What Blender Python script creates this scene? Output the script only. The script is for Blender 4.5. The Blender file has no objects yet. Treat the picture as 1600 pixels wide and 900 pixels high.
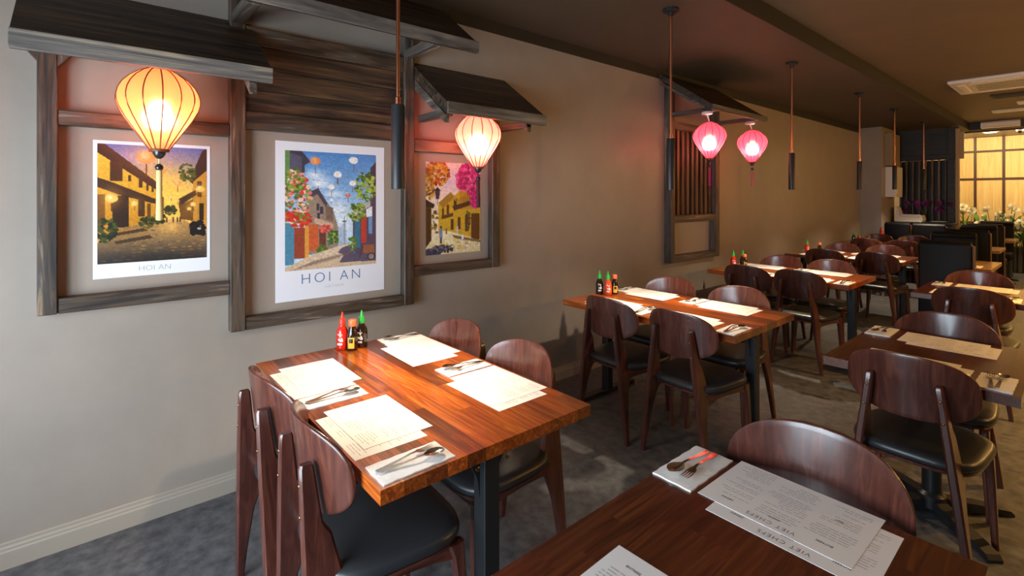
import bpy, bmesh, math, random
import numpy as np
from mathutils import Vector, Matrix

random.seed(7)
S = bpy.context.scene
COL = S.collection
PI = math.pi

def srgb(r, g, b):
    f = lambda c: (c / 12.92 if c <= .04045 else ((c + .055) / 1.055) ** 2.4)
    return (f(r / 255), f(g / 255), f(b / 255), 1.0)

# ------------------------------------------------------------------ camera
CAM_X, CAM_Z, FPX, HORIZON = 2.8513, 1.5, 772.0, 308.0
YAW = math.atan((1710 - 800) / FPX)
cd = bpy.data.cameras.new('camera')
cd.sensor_width = 36.0
cd.lens = FPX / 1600 * 36.0
cd.shift_y = -(450 - HORIZON) / 1600
cd.clip_start = .05
cam = bpy.data.objects.new('camera', cd)
cam.location = (CAM_X, 0, CAM_Z)
cam.rotation_euler = (PI / 2, 0, YAW)
COL.objects.link(cam)
S.camera = cam

# ------------------------------------------------------------------ world, daylight, exposure
w = bpy.data.worlds.new('world'); S.world = w; w.use_nodes = True
w.node_tree.nodes['Background'].inputs[0].default_value = (.75, .85, 1, 1)
w.node_tree.nodes['Background'].inputs[1].default_value = .6
S.view_settings.view_transform = 'Standard'
S.view_settings.look = 'None'
S.view_settings.exposure = 0.0
S.view_settings.gamma = 1.0
S.view_settings.use_curve_mapping = False
S.cycles.use_denoising = True
S.cycles.max_bounces = 8
S.cycles.diffuse_bounces = 4
S.cycles.glossy_bounces = 4
S.cycles.transmission_bounces = 6
S.cycles.transparent_max_bounces = 8
S.cycles.sample_clamp_indirect = 6.0

def light(name, kind, loc, power, color, rot=(0, 0, 0), parent=None, **kw):
    d = bpy.data.lights.new(name, kind)
    d.energy = power; d.color = color
    for k, v in kw.items(): setattr(d, k, v)
    o = bpy.data.objects.new(name, d)
    o.location = loc; o.rotation_euler = rot
    if parent: o.parent = parent
    COL.objects.link(o)
    return o

POW_DAY, POW_SPOT, POW_BULB, POW_DOWN, POW_GOLD = 185, 84, 180, 500, 30
AMBER = (1, .54, .15)
# unseen lamp added as street daylight, outside the shop-front glazing behind the camera
light('shopfront_daylight', 'AREA', (1.7, -1.25, 1.05), POW_DAY, (.77, .885, 1.0), rot=(-PI / 2, 0, PI),
      shape='RECTANGLE', size=1.9, size_y=1.5)

# ------------------------------------------------------------------ materials
MATS = {}
def new_mat(name):
    m = bpy.data.materials.new(name); m.use_nodes = True
    nt = m.node_tree
    return m, nt, nt.nodes['Principled BSDF']

def setin(b, **kw):
    names = dict(rough='Roughness', metal='Metallic', coat='Coat Weight', coatr='Coat Roughness',
                 spec='Specular IOR Level', ior='IOR', trans='Transmission Weight', sheen='Sheen Weight')
    for k, v in kw.items(): b.inputs[names[k]].default_value = v

def plain(name, col, rough=.5, **kw):
    m, nt, b = new_mat(name)
    b.inputs['Base Color'].default_value = col
    setin(b, rough=rough, **kw)
    MATS[name] = m
    return m

def ramp(nt, stops):
    r = nt.nodes.new('ShaderNodeValToRGB')
    e = r.color_ramp.elements
    e[0].position, e[0].color = stops[0]
    e[1].position, e[1].color = stops[-1]
    for p, c in stops[1:-1]:
        x = e.new(p); x.color = c
    return r

def coords(nt, scale, rnd=True, axis_from='Object'):
    tc = nt.nodes.new('ShaderNodeTexCoord')
    mp = nt.nodes.new('ShaderNodeMapping')
    mp.inputs['Scale'].default_value = scale
    nt.links.new(tc.outputs[axis_from], mp.inputs['Vector'])
    if rnd:
        oi = nt.nodes.new('ShaderNodeObjectInfo')
        ml = nt.nodes.new('ShaderNodeMath'); ml.operation = 'MULTIPLY'; ml.inputs[1].default_value = 37.0
        nt.links.new(oi.outputs['Random'], ml.inputs[0])
        nt.links.new(ml.outputs[0], mp.inputs['Location'])
    return mp

def wood(name, stops, scale=(2, 30, 30), rough=.35, var=.35, bump=.0, coat=0., coatr=.15, dist=1.5, knots=False, spec=.5):
    """grain runs along the axis of the small scale value"""
    m, nt, b = new_mat(name)
    mp = coords(nt, scale)
    n1 = nt.nodes.new('ShaderNodeTexNoise'); n1.inputs['Scale'].default_value = 1.0
    n1.inputs['Detail'].default_value = 6; n1.inputs['Roughness'].default_value = .62; n1.inputs['Distortion'].default_value = dist
    nt.links.new(mp.outputs[0], n1.inputs['Vector'])
    k_ = .42 if knots else .6
    r = ramp(nt, [(.5 + (p - .5) * k_, c) for p, c in stops])
    fac = n1.outputs['Fac']
    if knots:
        mp2 = coords(nt, tuple(s * .35 for s in scale))
        n2 = nt.nodes.new('ShaderNodeTexNoise'); n2.inputs['Scale'].default_value = 1.0; n2.inputs['Detail'].default_value = 3
        n2.inputs['Distortion'].default_value = 3.0
        nt.links.new(mp2.outputs[0], n2.inputs['Vector'])
        mx = nt.nodes.new('ShaderNodeMath'); mx.operation = 'MULTIPLY_ADD'
        mx.inputs[1].default_value = .5
        nt.links.new(n2.outputs['Fac'], mx.inputs[0])
        hl = nt.nodes.new('ShaderNodeMath'); hl.operation = 'MULTIPLY'; hl.inputs[1].default_value = .5
        nt.links.new(n1.outputs['Fac'], hl.inputs[0]); nt.links.new(hl.outputs[0], mx.inputs[2])
        fac = mx.outputs[0]
    nt.links.new(fac, r.inputs['Fac'])
    oi = nt.nodes.new('ShaderNodeObjectInfo')
    hs = nt.nodes.new('ShaderNodeHueSaturation')
    mr = nt.nodes.new('ShaderNodeMapRange')
    mr.inputs['To Min'].default_value = 1 - var; mr.inputs['To Max'].default_value = 1 + var
    nt.links.new(oi.outputs['Random'], mr.inputs['Value'])
    nt.links.new(mr.outputs['Result'], hs.inputs['Value'])
    nt.links.new(r.outputs['Color'], hs.inputs['Color'])
    nt.links.new(hs.outputs['Color'], b.inputs['Base Color'])
    setin(b, rough=rough, coat=coat, coatr=coatr, spec=spec)
    if bump:
        bp = nt.nodes.new('ShaderNodeBump'); bp.inputs['Strength'].default_value = bump; bp.inputs['Distance'].default_value = .004
        nt.links.new(n1.outputs['Fac'], bp.inputs['Height']); nt.links.new(bp.outputs[0], b.inputs['Normal'])
    MATS[name] = m
    return m

def mottled(name, c1, c2, scale, rough, detail=8, bump=0., lo=.35, hi=.65, rlo=None, coord='Object'):
    m, nt, b = new_mat(name)
    mp = coords(nt, (1, 1, 1), rnd=False, axis_from=coord)
    n1 = nt.nodes.new('ShaderNodeTexNoise'); n1.inputs['Scale'].default_value = scale
    n1.inputs['Detail'].default_value = detail; n1.inputs['Roughness'].default_value = .65
    nt.links.new(mp.outputs[0], n1.inputs['Vector'])
    r = ramp(nt, [(lo, c1), (hi, c2)])
    nt.links.new(n1.outputs['Fac'], r.inputs['Fac']); nt.links.new(r.outputs['Color'], b.inputs['Base Color'])
    setin(b, rough=rough)
    if rlo is not None:
        mr = nt.nodes.new('ShaderNodeMapRange'); mr.inputs['To Min'].default_value = rlo; mr.inputs['To Max'].default_value = rough
        nt.links.new(n1.outputs['Fac'], mr.inputs['Value']); nt.links.new(mr.outputs['Result'], b.inputs['Roughness'])
    if bump:
        bp = nt.nodes.new('ShaderNodeBump'); bp.inputs['Strength'].default_value = bump; bp.inputs['Distance'].default_value = .003
        nt.links.new(n1.outputs['Fac'], bp.inputs['Height']); nt.links.new(bp.outputs[0], b.inputs['Normal'])
    MATS[name] = m
    return m

def glow(name, col, strength):
    m = bpy.data.materials.new(name); m.use_nodes = True
    nt = m.node_tree; nt.nodes.clear()
    e = nt.nodes.new('ShaderNodeEmission'); e.inputs[0].default_value = col; e.inputs[1].default_value = strength
    o = nt.nodes.new('ShaderNodeOutputMaterial'); nt.links.new(e.outputs[0], o.inputs[0])
    MATS[name] = m
    return m

def silk(name, dif, tint, thru=.3, core=.2):
    """thin lantern silk: scatters the bulb's light, passes a blurred and a clear tinted share"""
    m = bpy.data.materials.new(name); m.use_nodes = True
    nt = m.node_tree; nt.nodes.clear()
    tl = nt.nodes.new('ShaderNodeBsdfTranslucent'); tl.inputs[0].default_value = dif
    df = nt.nodes.new('ShaderNodeBsdfDiffuse'); df.inputs[0].default_value = dif
    tr = nt.nodes.new('ShaderNodeBsdfTransparent'); tr.inputs[0].default_value = tint
    rf = nt.nodes.new('ShaderNodeBsdfRefraction'); rf.inputs['Color'].default_value = (1, .8, .62, 1)
    rf.inputs['Roughness'].default_value = .6; rf.inputs['IOR'].default_value = 1.45
    m1 = nt.nodes.new('ShaderNodeMixShader'); m1.inputs[0].default_value = .2
    nt.links.new(tl.outputs[0], m1.inputs[1]); nt.links.new(df.outputs[0], m1.inputs[2])
    m3 = nt.nodes.new('ShaderNodeMixShader'); m3.inputs[0].default_value = core
    nt.links.new(m1.outputs[0], m3.inputs[1]); nt.links.new(rf.outputs[0], m3.inputs[2])
    m2 = nt.nodes.new('ShaderNodeMixShader'); m2.inputs[0].default_value = thru
    nt.links.new(m3.outputs[0], m2.inputs[1]); nt.links.new(tr.outputs[0], m2.inputs[2])
    o = nt.nodes.new('ShaderNodeOutputMaterial'); nt.links.new(m2.outputs[0], o.inputs[0])
    MATS[name] = m
    return m

def glass(name, tint, gl=.08):
    m = bpy.data.materials.new(name); m.use_nodes = True
    nt = m.node_tree; nt.nodes.clear()
    tr = nt.nodes.new('ShaderNodeBsdfTransparent'); tr.inputs[0].default_value = tint
    g = nt.nodes.new('ShaderNodeBsdfGlossy'); g.inputs['Roughness'].default_value = .03
    mx = nt.nodes.new('ShaderNodeMixShader'); mx.inputs[0].default_value = gl
    nt.links.new(tr.outputs[0], mx.inputs[1]); nt.links.new(g.outputs[0], mx.inputs[2])
    o = nt.nodes.new('ShaderNodeOutputMaterial'); nt.links.new(mx.outputs[0], o.inputs[0])
    MATS[name] = m
    return m

def painted(name):
    m, nt, b = new_mat(name)
    a = nt.nodes.new('ShaderNodeVertexColor'); a.layer_name = 'print'
    nt.links.new(a.outputs['Color'], b.inputs['Base Color'])
    setin(b, rough=.45)
    MATS[name] = m
    return m

mottled('wall_paint', srgb(153, 139, 128), srgb(160, 146, 134), 3, .45, rlo=.38)
mottled('brown_wall_paint', srgb(74, 60, 48), srgb(80, 65, 52), 3, .6)
plain('skirting_paint', srgb(166, 152, 138), .4)
mottled('floor_vinyl', srgb(50, 51, 56), srgb(108, 107, 110), 16, .6, detail=12, bump=.15, rlo=.34, lo=.3, hi=.72)
mottled('ceiling_paint', srgb(112, 90, 68), srgb(118, 96, 72), 2, .6)  # lighter copy of the soffit paint, standing in for warm uplight
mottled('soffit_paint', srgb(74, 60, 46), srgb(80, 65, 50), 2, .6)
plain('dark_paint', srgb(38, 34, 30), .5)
K = lambda r, g, b: srgb(r, g, b)
wood('stave_wood', [(.15, K(96, 38, 10)), (.45, K(132, 59, 16)), (.6, K(158, 77, 22)), (.85, K(194, 110, 38))],
     scale=(2.6, 55, 55), rough=.3, var=.6, coat=.55, coatr=.14)
wood('tabletop_wood', [(.25, K(72, 34, 18)), (.5, K(112, 56, 28)), (.8, K(146, 82, 42))], scale=(1.6, 22, 22), rough=.3, var=.1, coat=.5, coatr=.15)
wood('aisle_wood', [(.2, K(60, 26, 13)), (.5, K(84, 40, 20)), (.8, K(108, 56, 28))], scale=(2.2, 40, 40), rough=.28, var=.16, coat=.6, coatr=.15)
wood('booth_table_wood', [(.2, K(120, 84, 44)), (.5, K(150, 110, 62)), (.8, K(174, 134, 82))], scale=(1.6, 22, 22), rough=.3, var=.06, coat=.4)  # golden gloss on these far tops put into the wood colour
wood('chair_wood', [(.15, K(60, 29, 23)), (.5, K(82, 42, 33)), (.85, K(110, 62, 48))], scale=(38, 38, 2.2), rough=.3, var=.08, coat=.35, coatr=.15, dist=.8)
wood('rail_wood', [(.2, K(58, 26, 18)), (.5, K(84, 40, 28)), (.8, K(108, 58, 42))], scale=(26, 2.4, 26), rough=.34, var=.08, coat=.3)
wood('charred_beam', [(.15, K(26, 22, 20)), (.42, K(58, 48, 41)), (.54, K(84, 66, 50)), (.66, K(70, 66, 65)), (.9, K(160, 132, 100))],
     scale=(22, 1.8, 22), rough=.5, var=.15, bump=.5, knots=True)
wood('charred_post', [(.15, K(26, 22, 20)), (.42, K(58, 48, 41)), (.54, K(84, 66, 50)), (.66, K(70, 66, 65)), (.9, K(160, 132, 100))],
     scale=(22, 22, 1.8), rough=.5, var=.15, bump=.5, knots=True)
wood('charred_arm', [(.2, K(34, 28, 24)), (.45, K(76, 64, 54)), (.65, K(84, 80, 78)), (.85, K(160, 134, 102))],
     scale=(1.8, 22, 22), rough=.5, var=.12, bump=.4, knots=True)
wood('charred_board', [(.2, K(24, 20, 18)), (.45, K(52, 43, 37)), (.62, K(74, 57, 43)), (.85, K(104, 78, 54))],
     scale=(26, 1.6, 26), rough=.45, var=.1, bump=.4, knots=True)
wood('fascia_wood', [(.2, K(54, 49, 46)), (.45, K(92, 86, 82)), (.65, K(110, 103, 98)), (.85, K(158, 140, 116))], scale=(20, 1.4, 20), rough=.5, var=.1, bump=.4, knots=True)  # lighter than the roof boards, daylight on the fascia put into the colour
wood('stained_slat', [(.3, K(40, 26, 16)), (.6, K(84, 56, 34)), (.85, K(108, 76, 48))], scale=(18, 18, 1.4), rough=.5, var=.2)
wood('screen_slat', [(.3, K(60, 50, 40)), (.6, K(104, 88, 70)), (.85, K(130, 112, 90))], scale=(18, 18, 1.4), rough=.5, var=.2)
wood('ebony_wood', [(.3, K(24, 21, 20)), (.6, K(40, 36, 33)), (.85, K(58, 50, 44))], scale=(1.6, 24, 24), rough=.5, var=.1)
wood('gold_panel', [(.3, K(208, 172, 108)), (.6, K(222, 188, 124)), (.85, K(234, 204, 144))], scale=(24, 24, 1.2), rough=.5, var=.05)
plain('batten_brown', K(70, 42, 24), .5)
plain('black_vinyl', K(44, 45, 48), .36, spec=.6)
plain('black_leather', K(18, 18, 20), .5, spec=.15)
plain('black_steel', K(30, 31, 33), .38, spec=.5)
plain('matt_black', K(34, 34, 36), .42)
plain('copper', K(206, 138, 104), .28, metal=1.0)
plain('brass', K(150, 110, 70), .35, metal=1.0)
plain('steel', K(214, 208, 200), .16, metal=1.0)
plain('bronze_steel', K(190, 150, 120), .2, metal=1.0)  # warm reflections on the aisle-row cutlery put into the metal colour
plain('paper', K(238, 234, 232), .6)
plain('paper_grey', K(222, 220, 224), .6)
mottled('napkin_cloth', K(232, 228, 226), K(244, 241, 238), 60, .8, bump=.4)
plain('ink', K(158, 155, 160), .7)
plain('ink_dark', K(44, 46, 70), .7)
plain('poster_paper', K(236, 234, 240), .42)
plain('poster_blue', K(62, 104, 158), .5)
plain('poster_grey', K(150, 146, 146), .5)
painted('poster_print')
plain('sauce_red', K(196, 34, 18), .18, coat=.5)
plain('sauce_orange', K(206, 70, 34), .18, coat=.5)
plain('sauce_dark', K(34, 20, 12), .1, coat=.6)
plain('cap_red', K(228, 52, 30), .35)
plain('cap_orange', K(226, 108, 60), .4)
plain('cap_green', K(40, 168, 62), .35)
plain('label_white', K(240, 236, 230), .5)
plain('label_yellow', K(226, 178, 62), .5)
glass('bottle_glass', (.75, .72, .62, 1), .15)
plain('lantern_rib_red', K(84, 12, 22), .5)
plain('lantern_rib_brown', K(120, 62, 34), .5)
plain('lantern_cap', K(40, 32, 34), .3, coat=.5)
plain('tassel_cream', K(232, 206, 140), .7)
plain('tassel_magenta', K(168, 24, 92), .7)
plain('tassel_pink', K(212, 92, 104), .7)
plain('tassel_dark', K(70, 22, 30), .7)
plain('white_plastic', K(236, 228, 222), .4)
plain('cream_plastic', K(226, 214, 194), .45)
plain('jamb_cream', K(170, 142, 104), .5)
plain('tan_box', K(150, 126, 98), .5)
plain('grille_dark', K(58, 50, 42), .6)
plain('pink_fitting', K(240, 214, 220), .4)
silk('silk_orange', (1, .19, .085, 1), (1, .16, .05, 1), .015, .2)
silk('silk_rose', (1, .095, .08, 1), (1, .05, .03, 1), .015, .2)
silk('silk_pink', (1, .035, .07, 1), (1, .012, .02, 1), .015, .26)
glow('bulb_orange', (1, .62, .30, 1), 1.0)
glow('bulb_rose', (1, .60, .34, 1), 1.0)
glow('lamp_warm', (1, .78, .48, 1), 14)
glow('led_disc', (1, .80, .42, 1), 12)
plain('petal_white', K(246, 240, 218), .6)
plain('petal_heart', K(224, 190, 90), .6)
plain('petal_purple', K(116, 42, 116), .6)
plain('leaf_green', K(86, 128, 40), .5)
plain('stem_green', K(70, 96, 40), .6)
wood('planter_slat', [(.3, K(44, 40, 38)), (.7, K(78, 70, 62))], scale=(18, 18, 1.4), rough=.6, var=.2)
glass('window_glass', (.96, .98, .98, 1), .06)

# ------------------------------------------------------------------ mesh helpers
def bx(bm, c, s, bev=0., seg=1, rot=None):
    r = bmesh.ops.create_cube(bm, size=1.0)
    vs = r['verts']
    bmesh.ops.scale(bm, vec=s, verts=vs)
    if bev:
        es = list({e for v in vs for e in v.link_edges})
        q = bmesh.ops.bevel(bm, geom=es, offset=bev, segments=seg, affect='EDGES', profile=.5)
        vs = list({v for f in q['faces'] for v in f.verts} | {v for v in vs if v.is_valid})
    if rot is not None: bmesh.ops.rotate(bm, matrix=rot, verts=vs)
    bmesh.ops.translate(bm, vec=c, verts=vs)

def loft(bm, rings, cap0=True, cap1=True):
    vv = [[bm.verts.new(p) for p in r] for r in rings]
    n = len(vv[0])
    for a, b in zip(vv[:-1], vv[1:]):
        for i in range(n):
            bm.faces.new((a[i], a[(i + 1) % n], b[(i + 1) % n], b[i]))
    if cap0: bm.faces.new(list(reversed(vv[0])))
    if cap1: bm.faces.new(vv[-1])
    return vv

def lathe(bm, prof, seg=20, o=(0, 0, 0), cap0=True, cap1=True):
    loft(bm, [[(o[0] + r * math.cos(2 * PI * i / seg), o[1] + r * math.sin(2 * PI * i / seg), o[2] + z) for i in range(seg)]
              for r, z in prof], cap0, cap1)

def tube(bm, pts, rad, seg=8):
    pts = [Vector(p) for p in pts]
    if not hasattr(rad, '__len__'): rad = [rad] * len(pts)
    rings = []
    for i, p in enumerate(pts):
        d = (pts[min(i + 1, len(pts) - 1)] - pts[max(i - 1, 0)]).normalized()
        up = Vector((0, 0, 1)) if abs(d.z) < .95 else Vector((1, 0, 0))
        a = d.cross(up).normalized(); b = a.cross(d)
        rings.append([p + (a * math.cos(2 * PI * k / seg) + b * math.sin(2 * PI * k / seg)) * rad[i] for k in range(seg)])
    loft(bm, rings)

def prism(bm, poly, y0, y1, plane='xz'):
    f = {'xz': lambda p, t: (p[0], t, p[1]), 'yz': lambda p, t: (t, p[0], p[1]), 'xy': lambda p, t: (p[0], p[1], t)}[plane]
    loft(bm, [[f(p, y0) for p in poly], [f(p, y1) for p in poly]])

def mesh(bm, name, smooth=None):
    bmesh.ops.recalc_face_normals(bm, faces=bm.faces)
    me = bpy.data.meshes.new(name)
    bm.to_mesh(me); bm.free()
    if smooth is not None:
        me.shade_smooth()
        me.set_sharp_from_angle(angle=math.radians(smooth))
    return me

def build(fn, name='m', smooth=None):
    bm = bmesh.new(); fn(bm)
    return mesh(bm, name, smooth)

def obj(name, me, mat=None, parent=None, loc=(0, 0, 0), rot=(0, 0, 0), scale=None):
    if mat and not me.materials: me.materials.append(MATS[mat])
    o = bpy.data.objects.new(name, me)
    o.location = loc; o.rotation_euler = rot
    if scale: o.scale = scale
    if parent: o.parent = parent
    COL.objects.link(o)
    return o

def tag(o, label, cat, group=None):
    o['label'] = label; o['category'] = cat
    if group: o['group'] = group
    return o

def thing(name, label, cat, loc=(0, 0, 0), rz=0, group=None):
    o = bpy.data.objects.new(name, None); COL.objects.link(o)
    o.empty_display_size = .05
    o.location = loc; o.rotation_euler = (0, 0, rz)
    return tag(o, label, cat, group)

def struct(name, me, mat, parent=None, label=None):
    o = obj(name, me, mat, parent)
    if not parent: o['kind'] = 'structure'
    if label: o['label'] = label
    return o

def box_me(s, bev=0., seg=1, c=(0, 0, 0), smooth=None):
    return build(lambda bm: bx(bm, c, s, bev, seg), smooth=smooth)

def text_me(body, size, extrude=.0002, spacing=1.0, align='CENTER', mat='ink_dark', thin=0.):
    cu = bpy.data.curves.new('lettering', 'FONT')
    cu.body = body; cu.size = size; cu.extrude = extrude; cu.align_x = align; cu.align_y = 'CENTER'; cu.space_character = spacing
    cu.resolution_u = 3; cu.offset = -thin
    o = bpy.data.objects.new('lettering', cu); COL.objects.link(o)
    bpy.context.view_layer.update()
    me = bpy.data.meshes.new_from_object(o.evaluated_get(bpy.context.evaluated_depsgraph_get()))
    bpy.data.objects.remove(o); bpy.data.curves.remove(cu)
    me.materials.clear(); me.materials.append(MATS[mat])
    return me

# ------------------------------------------------------------------ the room
XR, YF, YB = 5.4, -1.0, 14.6           # right wall, shop front, back wall
ZS, ZC, XS = 2.79, 2.93, 1.28          # soffit over the tables, main ceiling, soffit edge
YBULK = 13.0
struct('floor', build(lambda bm: bx(bm, ((XR) / 2, (YF + YB) / 2, -.05), (XR + .4, YB - YF + .4, .1))), 'floor_vinyl')
wl = struct('wall_left', build(lambda bm: bx(bm, (-.05, (YF + YB) / 2, 1.35), (.1, YB - YF + .2, 2.7))), 'wall_paint')
struct('trim_1', build(lambda bm: bx(bm, (-.045, (YF + 11.0) / 2, 2.76), (.1, 11.0 - YF + .2, .12))), 'dark_paint')
struct('wall_right', build(lambda bm: bx(bm, (XR + .05, (YF + YB) / 2, 1.5), (.1, YB - YF + .2, 3.0))), 'brown_wall_paint')
def ceil(bm):
    bx(bm, ((XS - .1) / 2, (YF + 13.0) / 2, ZS + .12), (XS + .1, 13.0 - YF, .24))
def ceil2(bm):
    bx(bm, ((XS + XR) / 2, (YF + YBULK) / 2, ZC + .05), (XR - XS, YBULK - YF, .1))
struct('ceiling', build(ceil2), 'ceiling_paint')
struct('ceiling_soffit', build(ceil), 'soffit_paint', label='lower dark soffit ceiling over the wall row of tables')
struct('ceiling_lower', build(lambda bm: bx(bm, (XR / 2, (YBULK + YB) / 2, 2.84), (XR, YB - YBULK, .1))), 'wall_paint')
struct('trim_2', build(lambda bm: bx(bm, ((XS + XR) / 2, YBULK - .02, 2.87), (XR - XS, .04, .16))), 'dark_paint')
struct('trim_3', build(lambda bm: bx(bm, (XS + .004, (YF + YBULK) / 2, (ZS + ZC) / 2 + .002), (.008, YBULK - YF, ZC - ZS + .004))), 'dark_paint')  # dark strip added to give the step face its shaded tone
# skirting board with a small moulded cap
def skirt(bm):
    prism(bm, [(0, 0), (.018, 0), (.018, .068), (.013, .074), (.013, .082), (.009, .09), (.009, .1), (.004, .104), (0, .104)], YF, 11.0)
struct('baseboard_left', build(skirt), 'skirting_paint')
# shop front behind the camera, window added for daylight: stall riser, head, mullions, glazing
fw = struct('wall_front', build(lambda bm: (bx(bm, (XR / 2, YF - .05, .2), (XR + .2, .1, .4)), bx(bm, (XR / 2, YF - .05, 2.7), (XR + .2, .1, .6)),
                                            bx(bm, (.07, YF - .05, 1.4), (.34, .1, 2.0)), bx(bm, (4.11, YF - .05, 1.4), (2.78, .1, 2.0)))), 'brown_wall_paint')
wn = bpy.data.objects.new('window_1', None); COL.objects.link(wn); wn['kind'] = 'structure'
wn.location = (0, YF - .05, 0)
mull = box_me((.05, .08, 2.0), .004)
for x in (.265, 1.08, 1.88, 2.695): obj('mullion', mull, 'black_steel', wn, (x, 0, 1.4))
for x in (.6725, 1.48, 2.2875): obj('pane', box_me((.76, .012, 2.0)), 'window_glass', wn, (x, 0, 1.4))

# ------------------------------------------------------------------ far end of the room
pil = struct('wall_pillar', build(lambda bm: bx(bm, (.165, 11.45, 1.4), (.33, .9, 2.8))), 'wall_paint', label='square taupe pillar at the far end of the left wall')
def wall_box(name, label, cat, u):
    t = thing(name, label, cat, u[0])
    obj('casing', box_me(u[1], .006), u[2], t)
    obj('cover', box_me((.008, u[1][1] * .8, u[1][2] * .8), .002), u[3], t, (u[1][0] / 2 + .004, 0, 0))
    return t
wall_box('meter_box', 'tan wall box mounted high on the far pillar', 'wall box', ((.385, 11.5, 2.38), (.11, .62, .6), 'tan_box', 'tan_box'))
wall_box('white_cabinet', 'white wall cabinet below the tan box on the far pillar', 'cabinet', ((.41, 11.5, 1.78), (.16, .5, .56), 'white_plastic', 'white_plastic'))
# slatted screen
sc = thing('slatted_screen', 'dark slatted timber screen standing across the far end', 'screen', (0, 12.05, 0))
X0s, X1s = .36, 1.2
obj('header_board', box_me((X1s - X0s + .1, .08, .5), .004), 'ebony_wood', sc, ((X0s + X1s) / 2, 0, 2.53))
obj('top_rail', box_me((X1s - X0s, .1, .09), .004), 'ebony_wood', sc, ((X0s + X1s) / 2, -.02, 2.24))
obj('lower_board', box_me((X1s - X0s, .08, .9), .004), 'ebony_wood', sc, ((X0s + X1s) / 2, 0, .45))
sl = box_me((.024, .05, 1.3), .003)
for i in range(8): obj('slat', sl, 'screen_slat', sc, (X0s + .04 + i * .096, -.01, 1.55))
obj('post', box_me((.1, .1, 2.78), .004), 'ebony_wood', sc, (1.15, -.01, 1.39))
obj('backing', box_me((X1s - X0s, .01, 1.3)), 'dark_paint', sc, ((X0s + X1s) / 2, .25, 1.55))
jb = thing('door_jamb', 'narrow cream door jamb beside the slatted screen', 'door jamb', (1.235, 12.05, 0))
obj('jamb', box_me((.05, .1, 2.75), .003), 'jamb_cream', jb, (0, 0, 1.375))
obj('header_block', box_me((.06, .06, .5), .003), 'jamb_cream', jb, (.055, 0, 2.45))
# gold panelled back wall
wb = struct('wall_back', build(lambda bm: bx(bm, (XR / 2, YB + .06, 1.42), (XR + .2, .1, 2.84))), 'batten_brown')
xs = [.3 + i * .44 for i in range(12)]
zs = [(.06, .92), (.97, 1.86), (1.91, 2.46), (2.5, 2.78)]
pm = {}
for i, x in enumerate(xs[:-1]):
    for j, (a, b) in enumerate(zs):
        if j not in pm: pm[j] = box_me((.4, .02, b - a), .002)
        obj('panel', pm[j], 'gold_panel', wb, (x + .22, YB - .002, (a + b) / 2))
def flat_batten(s): return box_me(s, .002)
bv = flat_batten((.045, .03, 2.76))
for x in xs: obj('batten', bv, 'batten_brown', wb, (x, YB - .006, 1.4))
bh = flat_batten((5.0, .028, .045))
for z in (.945, 1.885, 2.48): obj('batten', bh, 'batten_brown', wb, (2.75, YB - .008, z))

# lights of the far end
led = thing('ceiling_downlight', 'round glowing ceiling light in front of the gold panelled wall', 'ceiling light', (1.53, 13.45, 2.79))
obj('ring', build(lambda bm: lathe(bm, [(.12, 0), (.13, -.012), (.1, -.02)], 28), smooth=40), 'white_plastic', led)
obj('diffuser', build(lambda bm: lathe(bm, [(.098, -.012), (.09, -.022), (.04, -.026)], 28), smooth=60), 'led_disc', led)
light('downlight_beam', 'SPOT', (0, 0, -.05), POW_GOLD, (1, .78, .44), parent=led, spot_size=2.6, spot_blend=.6, shadow_soft_size=.08)
for i, x in enumerate((2.9, 4.2)):  # two more lamps added out of view to brighten the gold wall
    d = thing('ceiling_downlight', ['round ceiling light over the planter beyond the right edge of view', 'round ceiling light in the far right corner'][i], 'ceiling light', (x, 13.7, 2.79))
    obj('ring', build(lambda bm: lathe(bm, [(.12, 0), (.13, -.012), (.1, -.02)], 28), smooth=40), 'white_plastic', d)
    obj('diffuser', build(lambda bm: lathe(bm, [(.098, -.012), (.09, -.022), (.04, -.026)], 28), smooth=60), 'led_disc', d)
    light('downlight_beam', 'SPOT', (0, 0, -.05), POW_GOLD, (1, .78, .44), parent=d, spot_size=2.6, spot_blend=.6, shadow_soft_size=.08)
strip_ = thing('led_strip', 'slim warm light strip under the lower ceiling washing the gold wall', 'light strip', (2.4, 13.16, 2.79))  # strip lamp added to light the gold wall more evenly
obj('housing', box_me((4.2, .06, .03), .004), 'batten_brown', strip_, (0, 0, -.015))
obj('diffuser', box_me((4.1, .01, .02), .002), 'lamp_warm', strip_, (0, .034, -.015))
light('strip_wash', 'AREA', (0, .06, -.03), POW_GOLD * 2.2, (1, .78, .44), rot=(math.radians(62), 0, 0), parent=strip_, shape='RECTANGLE', size=4.0, size_y=.04)
# unseen warm downlights added to brighten the aisle side (right of the frame)
for i, (x, y) in enumerate(((3.7, 2.6), (3.7, 5.2), (3.7, 7.8), (3.7, 10.6))):
    d = thing('aisle_downlight', ['first', 'second', 'third', 'fourth'][i] + ' recessed warm downlight along the aisle ceiling', 'ceiling light', (x, y, ZC))
    obj('ring', build(lambda bm: lathe(bm, [(.07, 0), (.075, -.006), (.055, -.01)], 24), smooth=40), 'white_plastic', d)
    obj('diffuser', build(lambda bm: lathe(bm, [(.054, -.004), (.05, -.008), (.02, -.009)], 24), smooth=60), 'lamp_warm', d)
    light('aisle_beam', 'SPOT', (0, 0, -.03), POW_DOWN * (1 if i else .1), AMBER, parent=d, spot_size=2.0, spot_blend=.9, shadow_soft_size=.05)

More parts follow.
